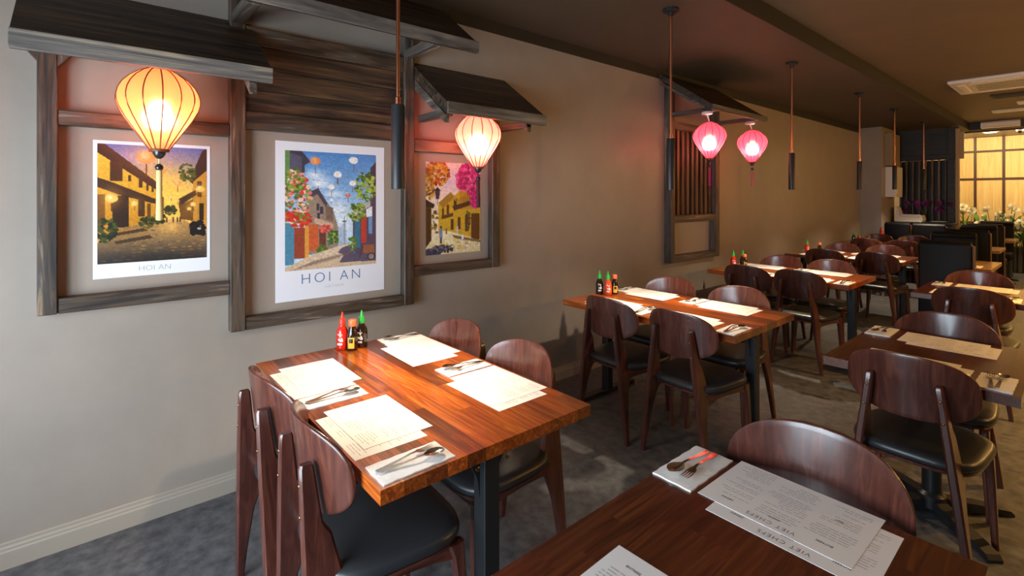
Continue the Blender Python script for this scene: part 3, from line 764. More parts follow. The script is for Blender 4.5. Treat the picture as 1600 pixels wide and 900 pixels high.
lantern('large cream orange silk lantern under the leftmost timber roof', .28, .215, 1.70, 'silk_orange', 'bulb_orange', POW_BULB * 1.1, (1, .66, .40), 'lantern_rib_brown', 'tassel_cream', 2.10, False, .2)
lantern('pale rose silk lantern under the right timber roof of the poster wall', .28, 1.895, 1.692, 'silk_rose', 'bulb_rose', POW_BULB * 2.6, (1, .66, .46), 'lantern_rib_red', 'tassel_dark', 2.10, False, .16)
lantern('pink silk lantern at the left bracket of the slatted facade', .485, 4.47, 1.866, 'silk_pink', 'bulb_pink', POW_BULB * 1.6, (1, .74, .60), 'lantern_rib_red', 'tassel_magenta', 2.312, True)
lantern('pink silk lantern at the right bracket of the slatted facade', .465, 5.42, 1.875, 'silk_pink', 'bulb_pink', POW_BULB * 1.6, (1, .74, .60), 'lantern_rib_red', 'tassel_pink', 2.312, True)

# ------------------------------------------------------------------ chairs
def seat_outline(ins, n=48):
    """rounded plan, a little wider at the front; front is +y"""
    pts = []
    for i in range(n):
        a = 2 * PI * i / n
        c, s = math.cos(a), math.sin(a)
        e = 2 / 3.6
        x = math.copysign(abs(c) ** e, c); y = math.copysign(abs(s) ** e, s)
        hw = .225 + .012 * y
        pts.append((x * (hw - ins), .02 + y * (.225 - ins)))
    return pts
def seat_bm(bm):
    rings = []
    for ins, z in ((.03, .430), (.012, .431), (.002, .440), (0, .452), (.004, .464), (.014, .472), (.035, .477), (.08, .480), (.14, .481), (.2, .481)):
        rings.append([(x, y, z) for x, y in seat_outline(ins)])
    loft(bm, rings)
def shell_bm(bm):
    loft(bm, [[(x, y, z) for x, y in seat_outline(i)] for i, z in ((.02, .414), (.012, .418), (.01, .430))])
BZ, BH, BW, BT = .735, .126, .222, .013
def back_bm(bm):
    n = 48
    def ring(r, off):
        out = []
        for i in range(n):
            a = 2 * PI * i / n
            c, s = math.cos(a), math.sin(a)
            e = 2 / 2.7
            x = math.copysign(abs(c) ** e, c) * r; z = math.copysign(abs(s) ** e, s) * r
            xx = x * BW * (1 - .03 * z); zz = z * BH * (1 + .04 * (1 - x * x))
            y = -.218 + .08 * x * x - .12 * zz + off
            out.append((xx, y, BZ + zz))
        return out
    rs = [(.02, 1), (.35, 1), (.65, 1), (.85, 1), (.965, 1), (.993, .8), (1, .4), (1, -.4), (.993, -.8), (.965, -1), (.85, -1), (.65, -1), (.35, -1), (.02, -1)]
    loft(bm, [ring(r, o * BT / 2) for r, o in rs])
def leg_sections(bm, secs):
    """secs: (cx, y0, y1, z, half thickness) -> chamfered rectangles"""
    rings = []
    for cx, y0, y1, z, h in secs:
        k = min(h, (y1 - y0) / 2) * .45
        rings.append([(cx - h + k, y0, z), (cx + h - k, y0, z), (cx + h, y0 + k, z), (cx + h, y1 - k, z),
                      (cx + h - k, y1, z), (cx - h + k, y1, z), (cx - h, y1 - k, z), (cx - h, y0 + k, z)])
    loft(bm, rings)
LA, LB = .112, .208
def lx(z): return LB + (LA - LB) * z / .77
def rear_leg(s):
    prof = [(0, -.240, -.212, .012), (.12, -.243, -.203, .0135), (.28, -.247, -.184, .015), (.36, -.248, -.160, .0155), (.405, -.249, -.138, .0155), (.45, -.250, -.142, .0155),
            (.52, -.251, -.160, .015), (.575, -.252, -.173, .015), (.595, -.252, -.187, .0145), (.61, -.252, -.195, .014), (.66, -.252, -.202, .0138), (.72, -.253, -.209, .0135), (.758, -.253, -.214, .013), (.768, -.249, -.218, .010)]
    return build(lambda bm: leg_sections(bm, [(s * lx(z), a, b, z, h) for z, a, b, h in prof]), 'rear_leg', 38)
def front_leg(s):
    prof = [(0, .205, .230, .012), (.15, .199, .230, .014), (.3, .190, .228, .016), (.38, .178, .224, .017), (.418, .165, .220, .017)]
    return build(lambda bm: leg_sections(bm, [(s * (.212 - .05 * z), a, b, z, h) for z, a, b, h in prof]), 'front_leg', 38)
def rail_me(s):
    def f(bm):
        rings = []
        for y, z0, z1, h in ((-.20, .372, .425, .012), (-.12, .386, .42, .011), (0, .39, .416, .011), (.12, .384, .416, .011), (.19, .37, .416, .012)):
            x = s * (.158 + (.19 - .158) * (y + .2) / .39)
            rings.append([(x - h, y, z0), (x + h, y, z0), (x + h, y, z1), (x - h, y, z1)])
        loft(bm, rings)
    return build(f, 'rail', 30)
bolt_me = build(lambda bm: lathe(bm, [(.0055, 0), (.0055, .002), (.003, .004)], 10), 'bolt', 50)
CH = dict(seat=build(seat_bm, 'seat', 60), seat_shell=build(shell_bm, 'seat_shell', 40), backrest=build(back_bm, 'backrest', 50),
          rl=[rear_leg(-1), rear_leg(1)], fl=[front_leg(-1), front_leg(1)], rail=[rail_me(-1), rail_me(1)],
          cross=box_me((.31, .018, .03), .003))
CP = None
def make_chair(label):
    t = thing('dining_chair', label, 'chair', group='walnut dining chairs with black seats')
    obj('seat', CH['seat'], 'black_vinyl', t)
    obj('seat_shell', CH['seat_shell'], 'rail_wood', t)
    obj('backrest', CH['backrest'], 'chair_wood', t)
    for k, s in ((0, -1), (1, 1)):
        l = obj('leg', CH['rl'][k], 'chair_wood', t)
        for z in (.635, .715): obj('bolt', bolt_me, 'brass', l, (s * lx(z), -.2515, z), (PI / 2, 0, 0))
        obj('leg', CH['fl'][k], 'chair_wood', t)
        obj('side_rail', CH['rail'][k], 'rail_wood', t)
    obj('cross_rail', CH['cross'], 'rail_wood', t, (0, .19, .397))
    return t
def copy_tree(o, parent=None):
    c = o.copy(); COL.objects.link(c)
    if parent: c.parent = parent
    for ch in list(o.children): copy_tree(ch, c)
    return c
def chair(x, y_back, facing, label, rz=0.):
    """y_back: where the tops of the rear legs stand; facing +1 looks down the room, -1 towards the camera"""
    global CP
    if CP is None: CP = make_chair(label); t = CP
    else: t = copy_tree(CP)
    t['label'] = label
    t.location = (x, y_back + .25 * facing, 0)
    t.rotation_euler = (0, 0, (0 if facing > 0 else PI) + rz)

ROWN = ['nearest', 'second', 'third', 'fourth', 'fifth']
def lab_chair(row, n, side, pos): return 'walnut chair at the %s %s side of the %s %s table' % (side, pos, ROWN[n], row)
R_ = math.radians
chair(.87, .425, 1, lab_chair('wall-row', 0, 'near', 'wall'), R_(2))
chair(1.35, .435, 1, lab_chair('wall-row', 0, 'near', 'aisle'), R_(-3))
chair(.765, 1.492, -1, lab_chair('wall-row', 0, 'far', 'wall'), R_(1))
chair(1.25, 1.49, -1, lab_chair('wall-row', 0, 'far', 'aisle'), R_(-1))
chair(.835, 2.45, 1, lab_chair('wall-row', 1, 'near', 'wall'), R_(-4))
chair(1.335, 2.455, 1, lab_chair('wall-row', 1, 'near', 'aisle'), R_(-3))
chair(.70, 3.552, -1, lab_chair('wall-row', 1, 'far', 'wall')); chair(1.235, 3.552, -1, lab_chair('wall-row', 1, 'far', 'aisle'))
chair(.715, 4.63, 1, lab_chair('wall-row', 2, 'near', 'wall')); chair(1.17, 4.66, 1, lab_chair('wall-row', 2, 'near', 'aisle'), R_(-3))
chair(.655, 5.785, -1, lab_chair('wall-row', 2, 'far', 'wall')); chair(1.13, 5.785, -1, lab_chair('wall-row', 2, 'far', 'aisle'))
chair(.68, 6.83, 1, lab_chair('wall-row', 3, 'near', 'wall')); chair(1.22, 6.86, 1, lab_chair('wall-row', 3, 'near', 'aisle'), R_(-4))
chair(.60, 7.98, -1, lab_chair('wall-row', 3, 'far', 'wall')); chair(1.07, 8.05, -1, lab_chair('wall-row', 3, 'far', 'aisle'))
chair(.54, 9.12, 1, lab_chair('wall-row', 4, 'near', 'wall')); chair(1.01, 9.12, 1, lab_chair('wall-row', 4, 'near', 'aisle'))
chair(.455, 10.36, -1, lab_chair('wall-row', 4, 'far', 'wall')); chair(.92, 10.42, -1, lab_chair('wall-row', 4, 'far', 'aisle'))
chair(2.365, 1.555, -1, 'walnut chair at the far side of the nearest aisle-row table')
chair(2.36, 2.475, 1, 'walnut chair at the near side of the second aisle-row table', R_(-2))
chair(2.33, 3.60, -1, 'walnut chair at the far side of the second aisle-row table')
chair(2.285, 4.66, 1, 'walnut chair at the near side of the third aisle-row table')
chair(2.21, 5.86, -1, 'walnut chair at the far side of the third aisle-row table')

# ------------------------------------------------------------------ tables
TZ, TT = .75, .04
STV = {}
def staves(t, lxx, lyy, rows, mat, rng):
    w_ = lyy / rows
    for r in range(rows):
        x = -lxx / 2
        cuts = []
        while x < lxx / 2 - .01:
            l = rng.choice((.22, .3, .38, .46, .54))
            if lxx / 2 - (x + l) < .12: l = lxx / 2 - x
            cuts.append((x, l)); x += l
        for x, l in cuts:
            k = (round(l, 3), round(w_, 4))
            if k not in STV: STV[k] = box_me((l, w_, TT))
            obj('stave', STV[k], mat, t, (x + l / 2, -lyy / 2 + (r + .5) * w_, TZ - TT / 2))
post_me = box_me((.06, .06, TZ - TT - .03), .004, 2)
bolt2 = build(lambda bm: lathe(bm, [(.008, 0), (.008, .003), (.004, .006)], 12), 'bolt', 50)
def end_frame(t, x, ly):
    obj('leg', post_me, 'black_steel', t, (x, 0, (TZ - TT - .03) / 2 + .025))
    obj('foot_bar', box_me((.06, ly * .78, .03), .004), 'black_steel', t, (x, 0, .015))
    obj('top_bar', box_me((.06, ly * .74, .012), .002), 'black_steel', t, (x, 0, TZ - TT - .0065))
    def gus(bm):
        for s in (-1, 1):
            prism(bm, [(s * .028, TZ - TT - .012), (s * .13, TZ - TT - .012), (s * .07, TZ - TT - .04), (s * .04, TZ - TT - .1), (s * .028, TZ - TT - .18)], x - .004, x + .004, 'yz')
    obj('gusset', build(gus), 'black_steel', t)
def big_table(label, x0, x1, y0, y1, stv, seed):
    t = thing('dining_table', label, 'table', ((x0 + x1) / 2, (y0 + y1) / 2, 0), group='four seat wooden tables')
    lx_, ly_ = x1 - x0, y1 - y0
    if stv: staves(t, lx_, ly_, 12, 'stave_wood', random.Random(seed))
    else: obj('tabletop', box_me((lx_, ly_, TT), .002), 'tabletop_wood', t, (0, 0, TZ - TT / 2))
    for x in (-lx_ / 2 + .085, lx_ / 2 - .085): end_frame(t, x, ly_)
    if stv:
        for y in (-.17, .17): obj('bolt', bolt2, 'brass', t, (lx_ / 2 - .085 + .031, y * .35, .66), (0, PI / 2, 0))
    return t
TB = [(.405, 1.672, .56, 1.372), (.33, 1.603, 2.63, 3.435), (.25, 1.51, 4.87, 5.67), (.18, 1.44, 7.03, 7.86), (.06, 1.32, 9.33, 10.13)]
for i, (a, b, c, d) in enumerate(TB):
    big_table(ROWN[i] + ' four-seat wooden table in the row along the left wall', a, b, c, d, i < 3, 11 + i)
def small_table(label, x0, x1, y0, y1, stv, seed, top='aisle_wood'):
    t = thing('pedestal_table', label, 'table', ((x0 + x1) / 2, (y0 + y1) / 2, 0), PI / 2, 'two seat pedestal tables')
    lx_, ly_ = y1 - y0, x1 - x0
    if stv: staves(t, lx_, ly_, 9, 'aisle_wood', random.Random(seed))
    else: obj('tabletop', box_me((lx_, ly_, TT), .002), top, t, (0, 0, TZ - TT / 2))
    obj('column', build(lambda bm: lathe(bm, [(.038, .03), (.038, TZ - TT - .01)], 24), smooth=40), 'black_steel', t)
    obj('top_plate', box_me((.4, .4, .01), .002), 'black_steel', t, (0, 0, TZ - TT - .0055))
    for k in range(4):
        def foot(bm):
            prism(bm, [(.0, .02), (.06, .07), (.2, .05), (.33, .028), (.345, .012), (.345, .0), (.31, .0), (.28, .012), (.0, .012)], -.028, .028)
        obj('foot', build(foot), 'black_steel', t, (0, 0, 0), (0, 0, PI / 4 + k * PI / 2))
    obj('collar', build(lambda bm: lathe(bm, [(.055, .03), (.055, .085), (.04, .1)], 24), smooth=40), 'black_steel', t)
    return t
TR = [(2.078, 2.712, .49, 1.386), (2.02, 2.675, 2.64, 3.485), (1.91, 2.54, 4.93, 5.745)]
for i, (a, b, c, d) in enumerate(TR):
    small_table(ROWN[i] + ' two-seat wooden table in the aisle row', a, b, c, d, i < 2, 31 + i)
for i, (a, b, c, d, l) in enumerate(((1.62, 2.165, 7.05, 7.95, 'two-seat booth table just behind the first black booth'), (1.5, 2.0, 9.6, 10.35, 'two-seat booth table in the middle of the booth row'), (1.46, 1.975, 12.0, 12.7, 'farthest two-seat booth table near the planter'))):
    small_table(l, a, b, c, d, False, 40 + i, 'booth_table_wood')

# ------------------------------------------------------------------ table settings
MW, MH = .335, .235
sheet_me = box_me((MW, MH, .0008))
def words(bm):
    rg = random.Random(3)
    for cx0, cx1, rows in ((-.15, -.055, range(4, 21)), (-.045, .055, range(2, 20)), (.065, .15, range(3, 21))):
        for r in rows:
            if rg.random() < .2: continue
            y = .10 - r * .0098
            x = cx0 + rg.choice((0, 0, .008))
            end = cx1 - rg.random() * .05
            while x < end:
                l = .006 + rg.random() * .016
                v = [bm.verts.new(p) for p in ((x, y, 0), (min(x + l, cx1), y, 0), (min(x + l, cx1), y + .0017, 0), (x, y + .0017, 0))]
                bm.faces.new(v); x += l + .003
words_me = build(words)
head_me = {k: text_me(k, .0085, .0001) for k in ('ENTREES', 'PHO', 'MAINS', 'DRINKS', 'COCKTAIL')}
title_me = text_me('VIET CHEFS', .018, .0001, 1.2, thin=.0003)
cock_me = text_me('COCKTAIL', .011, .0001)
def menu(label, x, y, z, rz, rich=False, drinks=False, grey=False):
    t = thing('menu_sheet', label, 'menu', (x, y, z), rz, 'printed menu sheets')
    obj('paper', sheet_me if not grey else box_me((MW, MH, .0008)), 'paper', t, (0, 0, .0004))
    obj('printed_text', words_me, 'ink', t, (0, -.008, .001))['kind'] = 'stuff'
    if rich:
        obj('lettering', title_me, None, t, (0, .098, .001))
        for k, (hx, hy) in (('ENTREES', (-.105, .078)), ('PHO', (-.1, -.03)), ('MAINS', (0, .075)), ('COCKTAIL' if drinks else 'DRINKS', (.108, .082))):
            obj('lettering', head_me[k], None, t, (hx, hy, .001))
def napkin_bm(bm):
    nx, ny = 9, 13
    W2, L2 = .056, .112
    def top(i, j):
        x = -W2 + 2 * W2 * i / (nx - 1); y = -L2 + 2 * L2 * j / (ny - 1)
        e = .0 if i in (0, nx - 1) or j in (0, ny - 1) else 1.
        return (x + .0012 * math.sin(j * 2.1), y + .001 * math.sin(i * 1.7), .004 + e * (.0012 + .0008 * math.sin(i * 2.3 + j * .6)))
    g = [[bm.verts.new(top(i, j)) for j in range(ny)] for i in range(nx)]
    for i in range(nx - 1):
        for j in range(ny - 1): bm.faces.new((g[i][j], g[i + 1][j], g[i + 1][j + 1], g[i][j + 1]))
    rim = [g[i][0] for i in range(nx)] + [g[nx - 1][j] for j in range(1, ny)] + [g[i][ny - 1] for i in range(nx - 2, -1, -1)] + [g[0][j] for j in range(ny - 2, 0, -1)]
    lo = [bm.verts.new((v.co.x, v.co.y, 0)) for v in rim]
    for k in range(len(rim)): bm.faces.new((rim[k], lo[k], lo[(k + 1) % len(rim)], rim[(k + 1) % len(rim)]))
    bm.faces.new(lo)
napkin_me = build(napkin_bm, 'napkin', 50)
def strip(bm, secs, thick=.0016):
    """secs: (y, half width, z centre, dish) -> dished strip"""
    rings = []
    for y, h, z, d in secs:
        us = (-1, -.6, 0, .6, 1)
        up = [(u * h, y, z - d * (1 - u * u)) for u in us]
        rings.append(up + [(a, b, c - thick) for a, b, c in reversed(up)])
    loft(bm, rings)
def spoon_bm(bm):
    strip(bm, [(-.095, .005, .003, 0), (-.092, .0075, .003, 0), (-.06, .0062, .0045, 0), (-.02, .0045, .008, 0), (.015, .0035, .0115, 0), (.032, .004, .0115, .001), (.04, .010, .0115, .003),
               (.052, .0175, .0120, .006), (.066, .0205, .0125, .0078), (.08, .0185, .0128, .0065), (.09, .0125, .0125, .004), (.096, .004, .012, .001)])
def fork_bm(bm):
    strip(bm, [(-.095, .005, .003, 0), (-.092, .0075, .003, 0), (-.06, .0062, .0045, 0), (-.02, .0045, .008, 0), (.015, .0035, .0115, 0), (.03, .0045, .011, .0005), (.042, .0105, .009, .001), (.056, .0115, .0075, .001)])
    for k in range(4):
        x = -.0097 + k * .00647
        rings = []
        for y, h, z in ((.055, .0019, .0072), (.075, .0016, .007), (.09, .0014, .0088), (.098, .0007, .011)):
            rings.append([(x - h, y, z), (x + h, y, z), (x + h, y, z - .0015), (x - h, y, z - .0015)])
        loft(bm, rings)
spoon_me = build(spoon_bm, 'spoon', 60); fork_me = build(fork_bm, 'fork', 60)
def cutlery(kind, label, x, y, z, rz, metal):
    o = obj(kind, spoon_me.copy() if metal != 'steel' and kind == 'spoon' else (fork_me.copy() if metal != 'steel' else (spoon_me if kind == 'spoon' else fork_me)), metal, None, (x, y, z), (0, 0, rz))
    tag(o, label, 'cutlery', 'table cutlery')
def place(where, mx, my, nx, ny, side, rich=False, metal='steel', jit=0., cutl=True, drinks=False):
    """side +1: diner sits on the near side (handles towards -y)"""
    rz = 0 if side > 0 else PI
    rg = random.Random(hash(where) % 1000 if False else len(where) * 7 + int(mx * 100))
    j = lambda a: (rg.random() - .5) * a
    menu('lower white menu at the ' + where, mx + .022, my - .022, TZ, rz + j(.03), rich, drinks)
    menu('upper white menu at the ' + where, mx - .022, my + .022, TZ + .001, rz + j(.03), rich)
    o = obj('napkin', napkin_me, 'napkin_cloth', None, (nx, ny, TZ), (0, 0, rz + j(.04)))
    tag(o, 'folded white napkin at the ' + where, 'napkin', 'folded white napkins')
    zc = TZ + .0064
    cutlery('fork', 'fork on the napkin at the ' + where, nx - .014 * side, ny - .008 * side, zc, rz + .10 + j(.1), metal)
    cutlery('spoon', 'spoon on the napkin at the ' + where, nx + .014 * side, ny - .002 * side, zc + .001, rz - .08 + j(.1), metal)
for i, (a, b, c, d) in enumerate(TB[:4]):
    n = ROWN[i] + ' wall-row table'
    s = (b - a) / 1.267
    place('near wall place of the ' + n, a + .345 * s, c + .148, a + .605 * s, c + .128, 1)
    place('near aisle place of the ' + n, a + .90 * s, c + .148, a + 1.198 * s, c + .126, 1)
    place('far wall place of the ' + n, a + .31 * s, d - .150, a + .072, d - .125, -1)
    place('far aisle place of the ' + n, a + .91 * s, d - .150, a + .655 * s, d - .13, -1)
place('far place of the nearest aisle-row table', 2.392, 1.262, 2.133, 1.27, -1, True, 'bronze_steel')
menu('white menu sheet at the near place of the nearest aisle-row table', 2.36, .752, TZ, 0.03, True, True)
place('far place of the second aisle-row table', 2.37, 3.31, 2.085, 3.36, -1, True, 'bronze_steel')
place('near place of the second aisle-row table', 2.325, 2.81, 2.595, 2.775, 1, True, 'bronze_steel')
place('far place of the third aisle-row table', 2.28, 5.57, 2.0, 5.6, -1, False, 'bronze_steel')
place('near place of the third aisle-row table', 2.2, 5.1, 2.46, 5.06, 1, False, 'bronze_steel')
for nm, x, y, l in (('napkin', 2.02, 7.22, 'folded white napkin on the booth table behind the first booth'),):
    tag(obj(nm, napkin_me, 'napkin_cloth', None, (x, y, TZ)), l, 'napkin', 'folded white napkins')
cutlery('spoon', 'spoon on the napkin of the booth table behind the first booth', 2.03, 7.22, TZ + .0074, .1, 'bronze_steel')

# ------------------------------------------------------------------ sauce bottles
squeeze = build(lambda bm: lathe(bm, [(.024, 0), (.0285, .004), (.029, .012), (.029, .075), (.027, .09), (.0185, .108), (.0135, .116), (.0135, .122)], 24), 'bottle', 50)
nozzle = build(lambda bm: lathe(bm, [(.0145, .12), (.0155, .124), (.0155, .136), (.0125, .142), (.013, .150), (.008, .154), (.0055, .168), (.003, .182), (.002, .183)], 20), 'nozzle', 40)
sband = build(lambda bm: lathe(bm, [(.0292, .02), (.0294, .021), (.0294, .068), (.0292, .069)], 24, cap0=False, cap1=False), 'band', 50)
def patch_me(r, z0, z1, a0, a1, n=8):
    def f(bm):
        lo = [bm.verts.new((r * math.cos(a0 + (a1 - a0) * i / n), r * math.sin(a0 + (a1 - a0) * i / n), z0)) for i in range(n + 1)]
        hi = [bm.verts.new((v.co.x, v.co.y, z1)) for v in lo]
        for i in range(n): bm.faces.new((lo[i], lo[i + 1], hi[i + 1], hi[i]))
    return build(f, 'patch', 60)
def emblem_me():
    def f(bm):
        rg = random.Random(9); r = .0295
        def q(a0, a1, z0, z1):
            v = [bm.verts.new((r * math.cos(a), r * math.sin(a), z)) for a, z in ((a0, z0), (a1, z0), (a1, z1), (a0, z1))]
            bm.faces.new(v)
        for k in range(9): q(-.55 + .1 * k, -.5 + .1 * k + .03, .026, .036)
        for k in range(14):
            a = -.45 + rg.random() * .8; z = .042 + rg.random() * .026
            q(a, a + .18, z, z + .005 + .004 * rg.random())
        for k in range(7): q(-.45 + .12 * k, -.38 + .12 * k, .074, .080)
    return build(f)
emb = emblem_me()
tall = build(lambda bm: lathe(bm, [(.024, 0), (.0265, .004), (.0265, .07), (.024, .085), (.015, .115), (.0125, .122), (.0125, .135)], 24), 'bottle', 50)
screwcap = build(lambda bm: lathe(bm, [(.0185, .118), (.0195, .120), (.0195, .146), (.0175, .149), (.006, .15)], 24), 'cap', 40)
tallpatch = patch_me(.0268, .014, .066, -.62, .62)
tallpatch2 = patch_me(.0270, .040, .060, -.35, .35)
FACE = R_(-40)                         # labels turned towards the aisle
def squeeze_bottle(label, x, y, body, cap):
    t = thing('sauce_bottle', label, 'bottle', (x, y, TZ), FACE, 'sauce bottles')
    obj('body', squeeze.copy(), body, t); obj('nozzle_cap', nozzle.copy(), cap, t)
    obj('printed_emblem', emb, 'label_white', t)
def tall_bottle(label, x, y, cap):
    t = thing('sauce_bottle', label, 'bottle', (x, y, TZ), FACE, 'sauce bottles')
    obj('body', tall, 'sauce_dark', t); obj('screw_cap', screwcap.copy(), cap, t)
    lb = obj('label', tallpatch, 'label_yellow', t); obj('printed_mark', tallpatch2, 'sauce_dark', lb)
def green_bottle(label, x, y):
    t = thing('sauce_bottle', label, 'bottle', (x, y, TZ), FACE, 'sauce bottles')
    obj('body', squeeze.copy(), 'sauce_dark', t); obj('nozzle_cap', nozzle.copy(), 'cap_green', t)
    obj('printed_emblem', emb, 'label_white', t)
squeeze_bottle('red chilli sauce bottle with red nozzle on the nearest wall-row table', .447, .94, 'sauce_red', 'cap_red')
tall_bottle('dark soy sauce bottle with orange cap and yellow label on the nearest table', .495, .972, 'cap_orange')
green_bottle('dark hoisin bottle with green nozzle behind the soy on the nearest table', .474, 1.028)
green_bottle('dark hoisin bottle with green nozzle on the second wall-row table', .37, 2.995)
squeeze_bottle('orange chilli bottle with green nozzle on the second wall-row table', .44, 3.01, 'sauce_orange', 'cap_green')
tall_bottle('dark soy bottle with orange cap behind the chilli on the second table', .445, 3.085, 'cap_orange')
squeeze_bottle('red chilli sauce bottle with green nozzle on the third wall-row table', .36, 5.21, 'sauce_red', 'cap_green')
tall_bottle('dark soy bottle with orange cap on the third wall-row table', .47, 5.23, 'cap_orange')
green_bottle('dark hoisin bottle with green nozzle on the third wall-row table', .415, 5.31)
squeeze_bottle('red chilli sauce bottle with green nozzle on the fourth wall-row table', .36, 7.30, 'sauce_red', 'cap_green')
tall_bottle('dark soy bottle with orange cap on the fourth wall-row table', .5, 7.33, 'cap_orange')
green_bottle('dark hoisin bottle with green nozzle on the fifth wall-row table', .26, 9.66)
squeeze_bottle('red chilli sauce bottle with green nozzle on the fifth wall-row table', .33, 9.68, 'sauce_red', 'cap_green')

# ------------------------------------------------------------------ booths and the far counter
def booth(label, x0, x1, y, facing, zt):
    """y: plane of the back; facing +1 seat lies beyond the back"""
    t = thing('booth_seat', label, 'booth', ((x0 + x1) / 2, y, 0), 0 if facing > 0 else PI, 'black booth seats')
    w_ = x1 - x0
    obj('back', box_me((w_, .09, zt - .08), .02, 3, smooth=40), 'black_leather', t, (0, .045, (zt - .08) / 2 + .08))
    obj('top_roll', build(lambda bm: tube(bm, [(-w_ / 2 + .01, .05, zt - .03), (w_ / 2 - .01, .05, zt - .03)], .05, 14), smooth=50), 'black_leather', t)
    obj('seat_cushion', box_me((w_, .5, .12), .03, 3, smooth=40), 'black_leather', t, (0, .33, .41))
    obj('base', box_me((w_ - .02, .5, .33), .004), 'matt_black', t, (0, .31, .165))
    obj('side_trim', box_me((.012, .1, zt - .02), .002), 'batten_brown', t, (w_ / 2 + .007, .05, (zt - .02) / 2))
booth('nearest black leather booth backing onto the third aisle-row table', 1.725, 2.12, 6.2, 1, 1.06)
booth('second black leather booth facing the camera across its table', 1.48, 1.91, 8.42, -1, 1.04)
booth('third black leather booth backing onto the second booth', 1.55, 1.995, 8.62, 1, 1.06)
booth('fourth black leather booth in the aisle row facing the camera', 1.42, 1.86, 11.0, -1, 1.03)
booth('fifth black leather booth in the aisle row backing onto the fourth', 1.45, 1.9, 11.2, 1, 1.04)
booth('farthest black leather booth in front of the white flowers', 1.4, 1.87, 13.3, -1, 1.02)
booth('left black leather booth back behind the fifth wall-row table', .40, .77, 10.86, 1, 1.03)
booth('right black leather booth back behind the fifth wall-row table', .80, 1.24, 10.86, 1, 1.025)
ct = thing('service_counter', 'dark service counter in front of the slatted screen', 'counter', (.8, 11.75, 0))
obj('cabinet', box_me((.85, .36, 1.0), .006), 'matt_black', ct, (0, 0, .5))
obj('counter_top', box_me((.9, .42, .035), .004), 'black_steel', ct, (0, 0, 1.018))
ws = thing('booster_seat', 'white moulded plastic child seat standing on the service counter', 'child seat', (.60, 11.72, 1.0355))
obj('back', build(lambda bm: prism(bm, [(-.19, 0), (-.10, 0), (-.13, .16), (-.16, .27), (-.19, .28)], -.13, .13)), 'white_plastic', ws)
obj('seat', build(lambda bm: prism(bm, [(-.14, 0), (.2, 0), (.22, .05), (.2, .13), (.1, .13), (-.12, .13)], -.14, .14)), 'white_plastic', ws)
obj('armrest', box_me((.3, .03, .05), .01, 2), 'white_plastic', ws, (.04, -.14, .12))
obj('base_skirt', box_me((.36, .3, .03), .008), 'white_plastic', ws, (0, 0, .015))
tr = thing('serving_tray', 'flat dark tray with papers lying on the service counter', 'tray', (1.0, 11.72, 1.0355))
obj('tray', box_me((.3, .3, .02), .006), 'matt_black', tr, (0, 0, .01))
obj('paper', box_me((.2, .2, .003)), 'paper', tr, (.02, 0, .0225))
ex = thing('fire_extinguisher', 'small red fire extinguisher beside the far pillar', 'extinguisher', (.37, 10.82, 0))
obj('cylinder', build(lambda bm: lathe(bm, [(.0, .62), (.024, .62), (.028, .64), (.028, .88), (.018, .92), (.01, .93)], 20), smooth=50), 'sauce_red', ex)
obj('valve', box_me((.02, .04, .02), .004), 'matt_black', ex, (0, 0, .94))
obj('bracket', box_me((.02, .02, .62), .002), 'matt_black', ex, (0, .03, .31))

# ------------------------------------------------------------------ flowers
def petal_bm(bm, r, n, cup):
    for ring, (k, tilt) in enumerate(((n, .25), (n - 2, .8), (max(3, n - 4), 1.25))):
        for i in range(k):
            a = 2 * PI * i / k + ring * .5
            L = r * (1 - .22 * ring); tl = tilt * cup
            d = Vector((math.cos(a) * math.cos(tl), math.sin(a) * math.cos(tl), math.sin(tl)))
            s = Vector((-math.sin(a), math.cos(a), 0)) * L * .42
            b = Vector((0, 0, .01 * ring))
            p = [b, b + d * L * .5 + s, b + d * L * .92 + s * .5, b + d * L + Vector((0, 0, .01)), b + d * L * .92 - s * .5, b + d * L * .5 - s]
            vs = [bm.verts.new(x) for x in p]
            mid = bm.verts.new(b + d * L * .55 - Vector((0, 0, .012)))
            for q in range(6): bm.faces.new((vs[q], vs[(q + 1) % 6], mid))
bloom_me = build(lambda bm: petal_bm(bm, .085, 8, 1.0), 'bloom', 80)
orchid_me = build(lambda bm: petal_bm(bm, .045, 6, .5), 'bloom', 80)
heart_me = build(lambda bm: lathe(bm, [(.004, 0), (.016, .01), (.018, .025), (.006, .034)], 10), 'heart', 80)
def leaf_bm(bm):
    pts = [(0, 0), (.06, .03), (.14, .04), (.22, .025), (.28, 0)]
    l = [bm.verts.new((x, y, .05 * math.sin(x * 8))) for x, y in pts]; m_ = [bm.verts.new((x, 0, .05 * math.sin(x * 8) - .008)) for x, y in pts[1:-1]]; r_ = [bm.verts.new((x, -y, .05 * math.sin(x * 8))) for x, y in pts[1:-1]]
    a = [l[0]] + m_ + [l[-1]]
    for i in range(4):
        f = [v for v in dict.fromkeys((l[i], l[i + 1], a[i + 1], a[i]))]
        if len(f) > 2: bm.faces.new(f)
    rr = [l[0]] + r_ + [l[-1]]
    for i in range(4):
        f = [v for v in dict.fromkeys((rr[i], a[i], a[i + 1], rr[i + 1]))]
        if len(f) > 2: bm.faces.new(f)
leaf_me = build(leaf_bm, 'leaf', 60)
pl = thing('planter_box', 'long dark slatted planter below the gold panelled wall', 'planter', (1.95, 14.15, 0))
obj('box', box_me((2.5, .4, .5), .006), 'dark_paint', pl, (0, 0, .26))
for k in range(30): obj('slat', box_me((.06, .02, .5), .003), 'planter_slat', pl, (-1.22 + k * .084, -.215, .26))
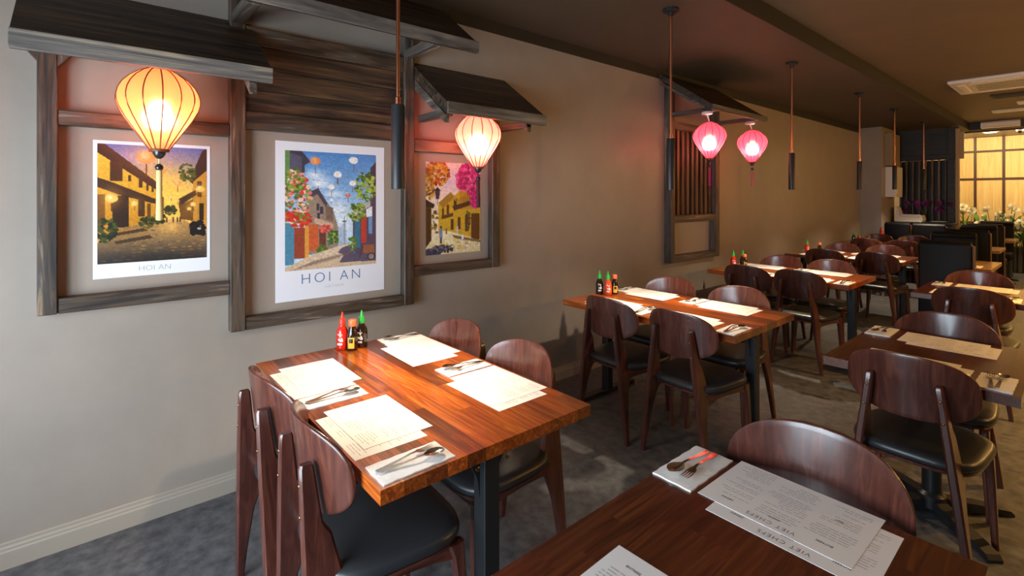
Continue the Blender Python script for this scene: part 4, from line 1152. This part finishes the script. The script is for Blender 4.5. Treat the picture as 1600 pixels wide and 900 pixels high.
rg = random.Random(21)
def bouquet(label, x, y, z, n, sx, sz, rmax=1.0):
    t = thing('flower_arrangement', label, 'flowers', (x, y, z), 0, 'white flower arrangements')
    for k in range(n):
        px, py, pz = (rg.random() - .5) * sx, (rg.random() - .5) * .24, sz * (.22 + .78 * rg.random() ** 1.4)
        b = obj('bloom', bloom_me, 'petal_white', t, (px, py, pz), (.5 + rg.random() * .9, rg.random() - .5, rg.random() * 6), (rmax * (.6 + .5 * rg.random()),) * 3)
        obj('flower_heart', heart_me, 'petal_heart', b)
        obj('stem', build(lambda bm: tube(bm, [(px * .5, 0, 0), (px * .8, py * .6, pz * .6), (px, py, pz)], .006, 5)), 'stem_green', t)
    for k in range(n + 5):
        obj('leaf', leaf_me, 'leaf_green', t, ((rg.random() - .5) * sx, (rg.random() - .5) * .24, sz * rg.random() * .6), (rg.random() * .8 - .2, -.3 - rg.random() * .8, rg.random() * 6.28))
bouquet('white flower clump at the left end of the far planter', 1.08, 14.1, .5, 24, .6, .8)
bouquet('white flower clump in the middle of the far planter', 1.6, 14.1, .5, 22, .5, .8)
bouquet('white flower clump spilling over the right part of the far planter', 1.98, 13.95, .45, 28, .5, .78, 1.2)
bouquet('white flower clump on the planter beyond the right edge of view', 2.6, 14.1, .5, 10, .6, .5)
oc = thing('orchid_spray', 'purple orchid spray standing behind the slatted screen', 'flowers', (.78, 11.93, 1.0355))
obj('vase', build(lambda bm: lathe(bm, [(.04, 0), (.045, .01), (.03, .1), (.035, .14)], 16), smooth=50), 'matt_black', oc)
for k in range(13):
    a = (k - 6) * .055
    obj('bloom', orchid_me, 'petal_purple', oc, (a + .03 * math.sin(k * 2.2), -.03 - .01 * (k % 3), .27 + .16 * math.sin(k * 1.7) ** 2 - .3 * abs(a)), (1.2, .2 * math.sin(k), k * .7), (1.25,) * 3)
for s in (-1, 1): obj('stem', build(lambda bm: tube(bm, [(0, 0, .12), (s * .1, -.02, .35), (s * .3, -.03, .3)], .005, 5)), 'stem_green', oc)
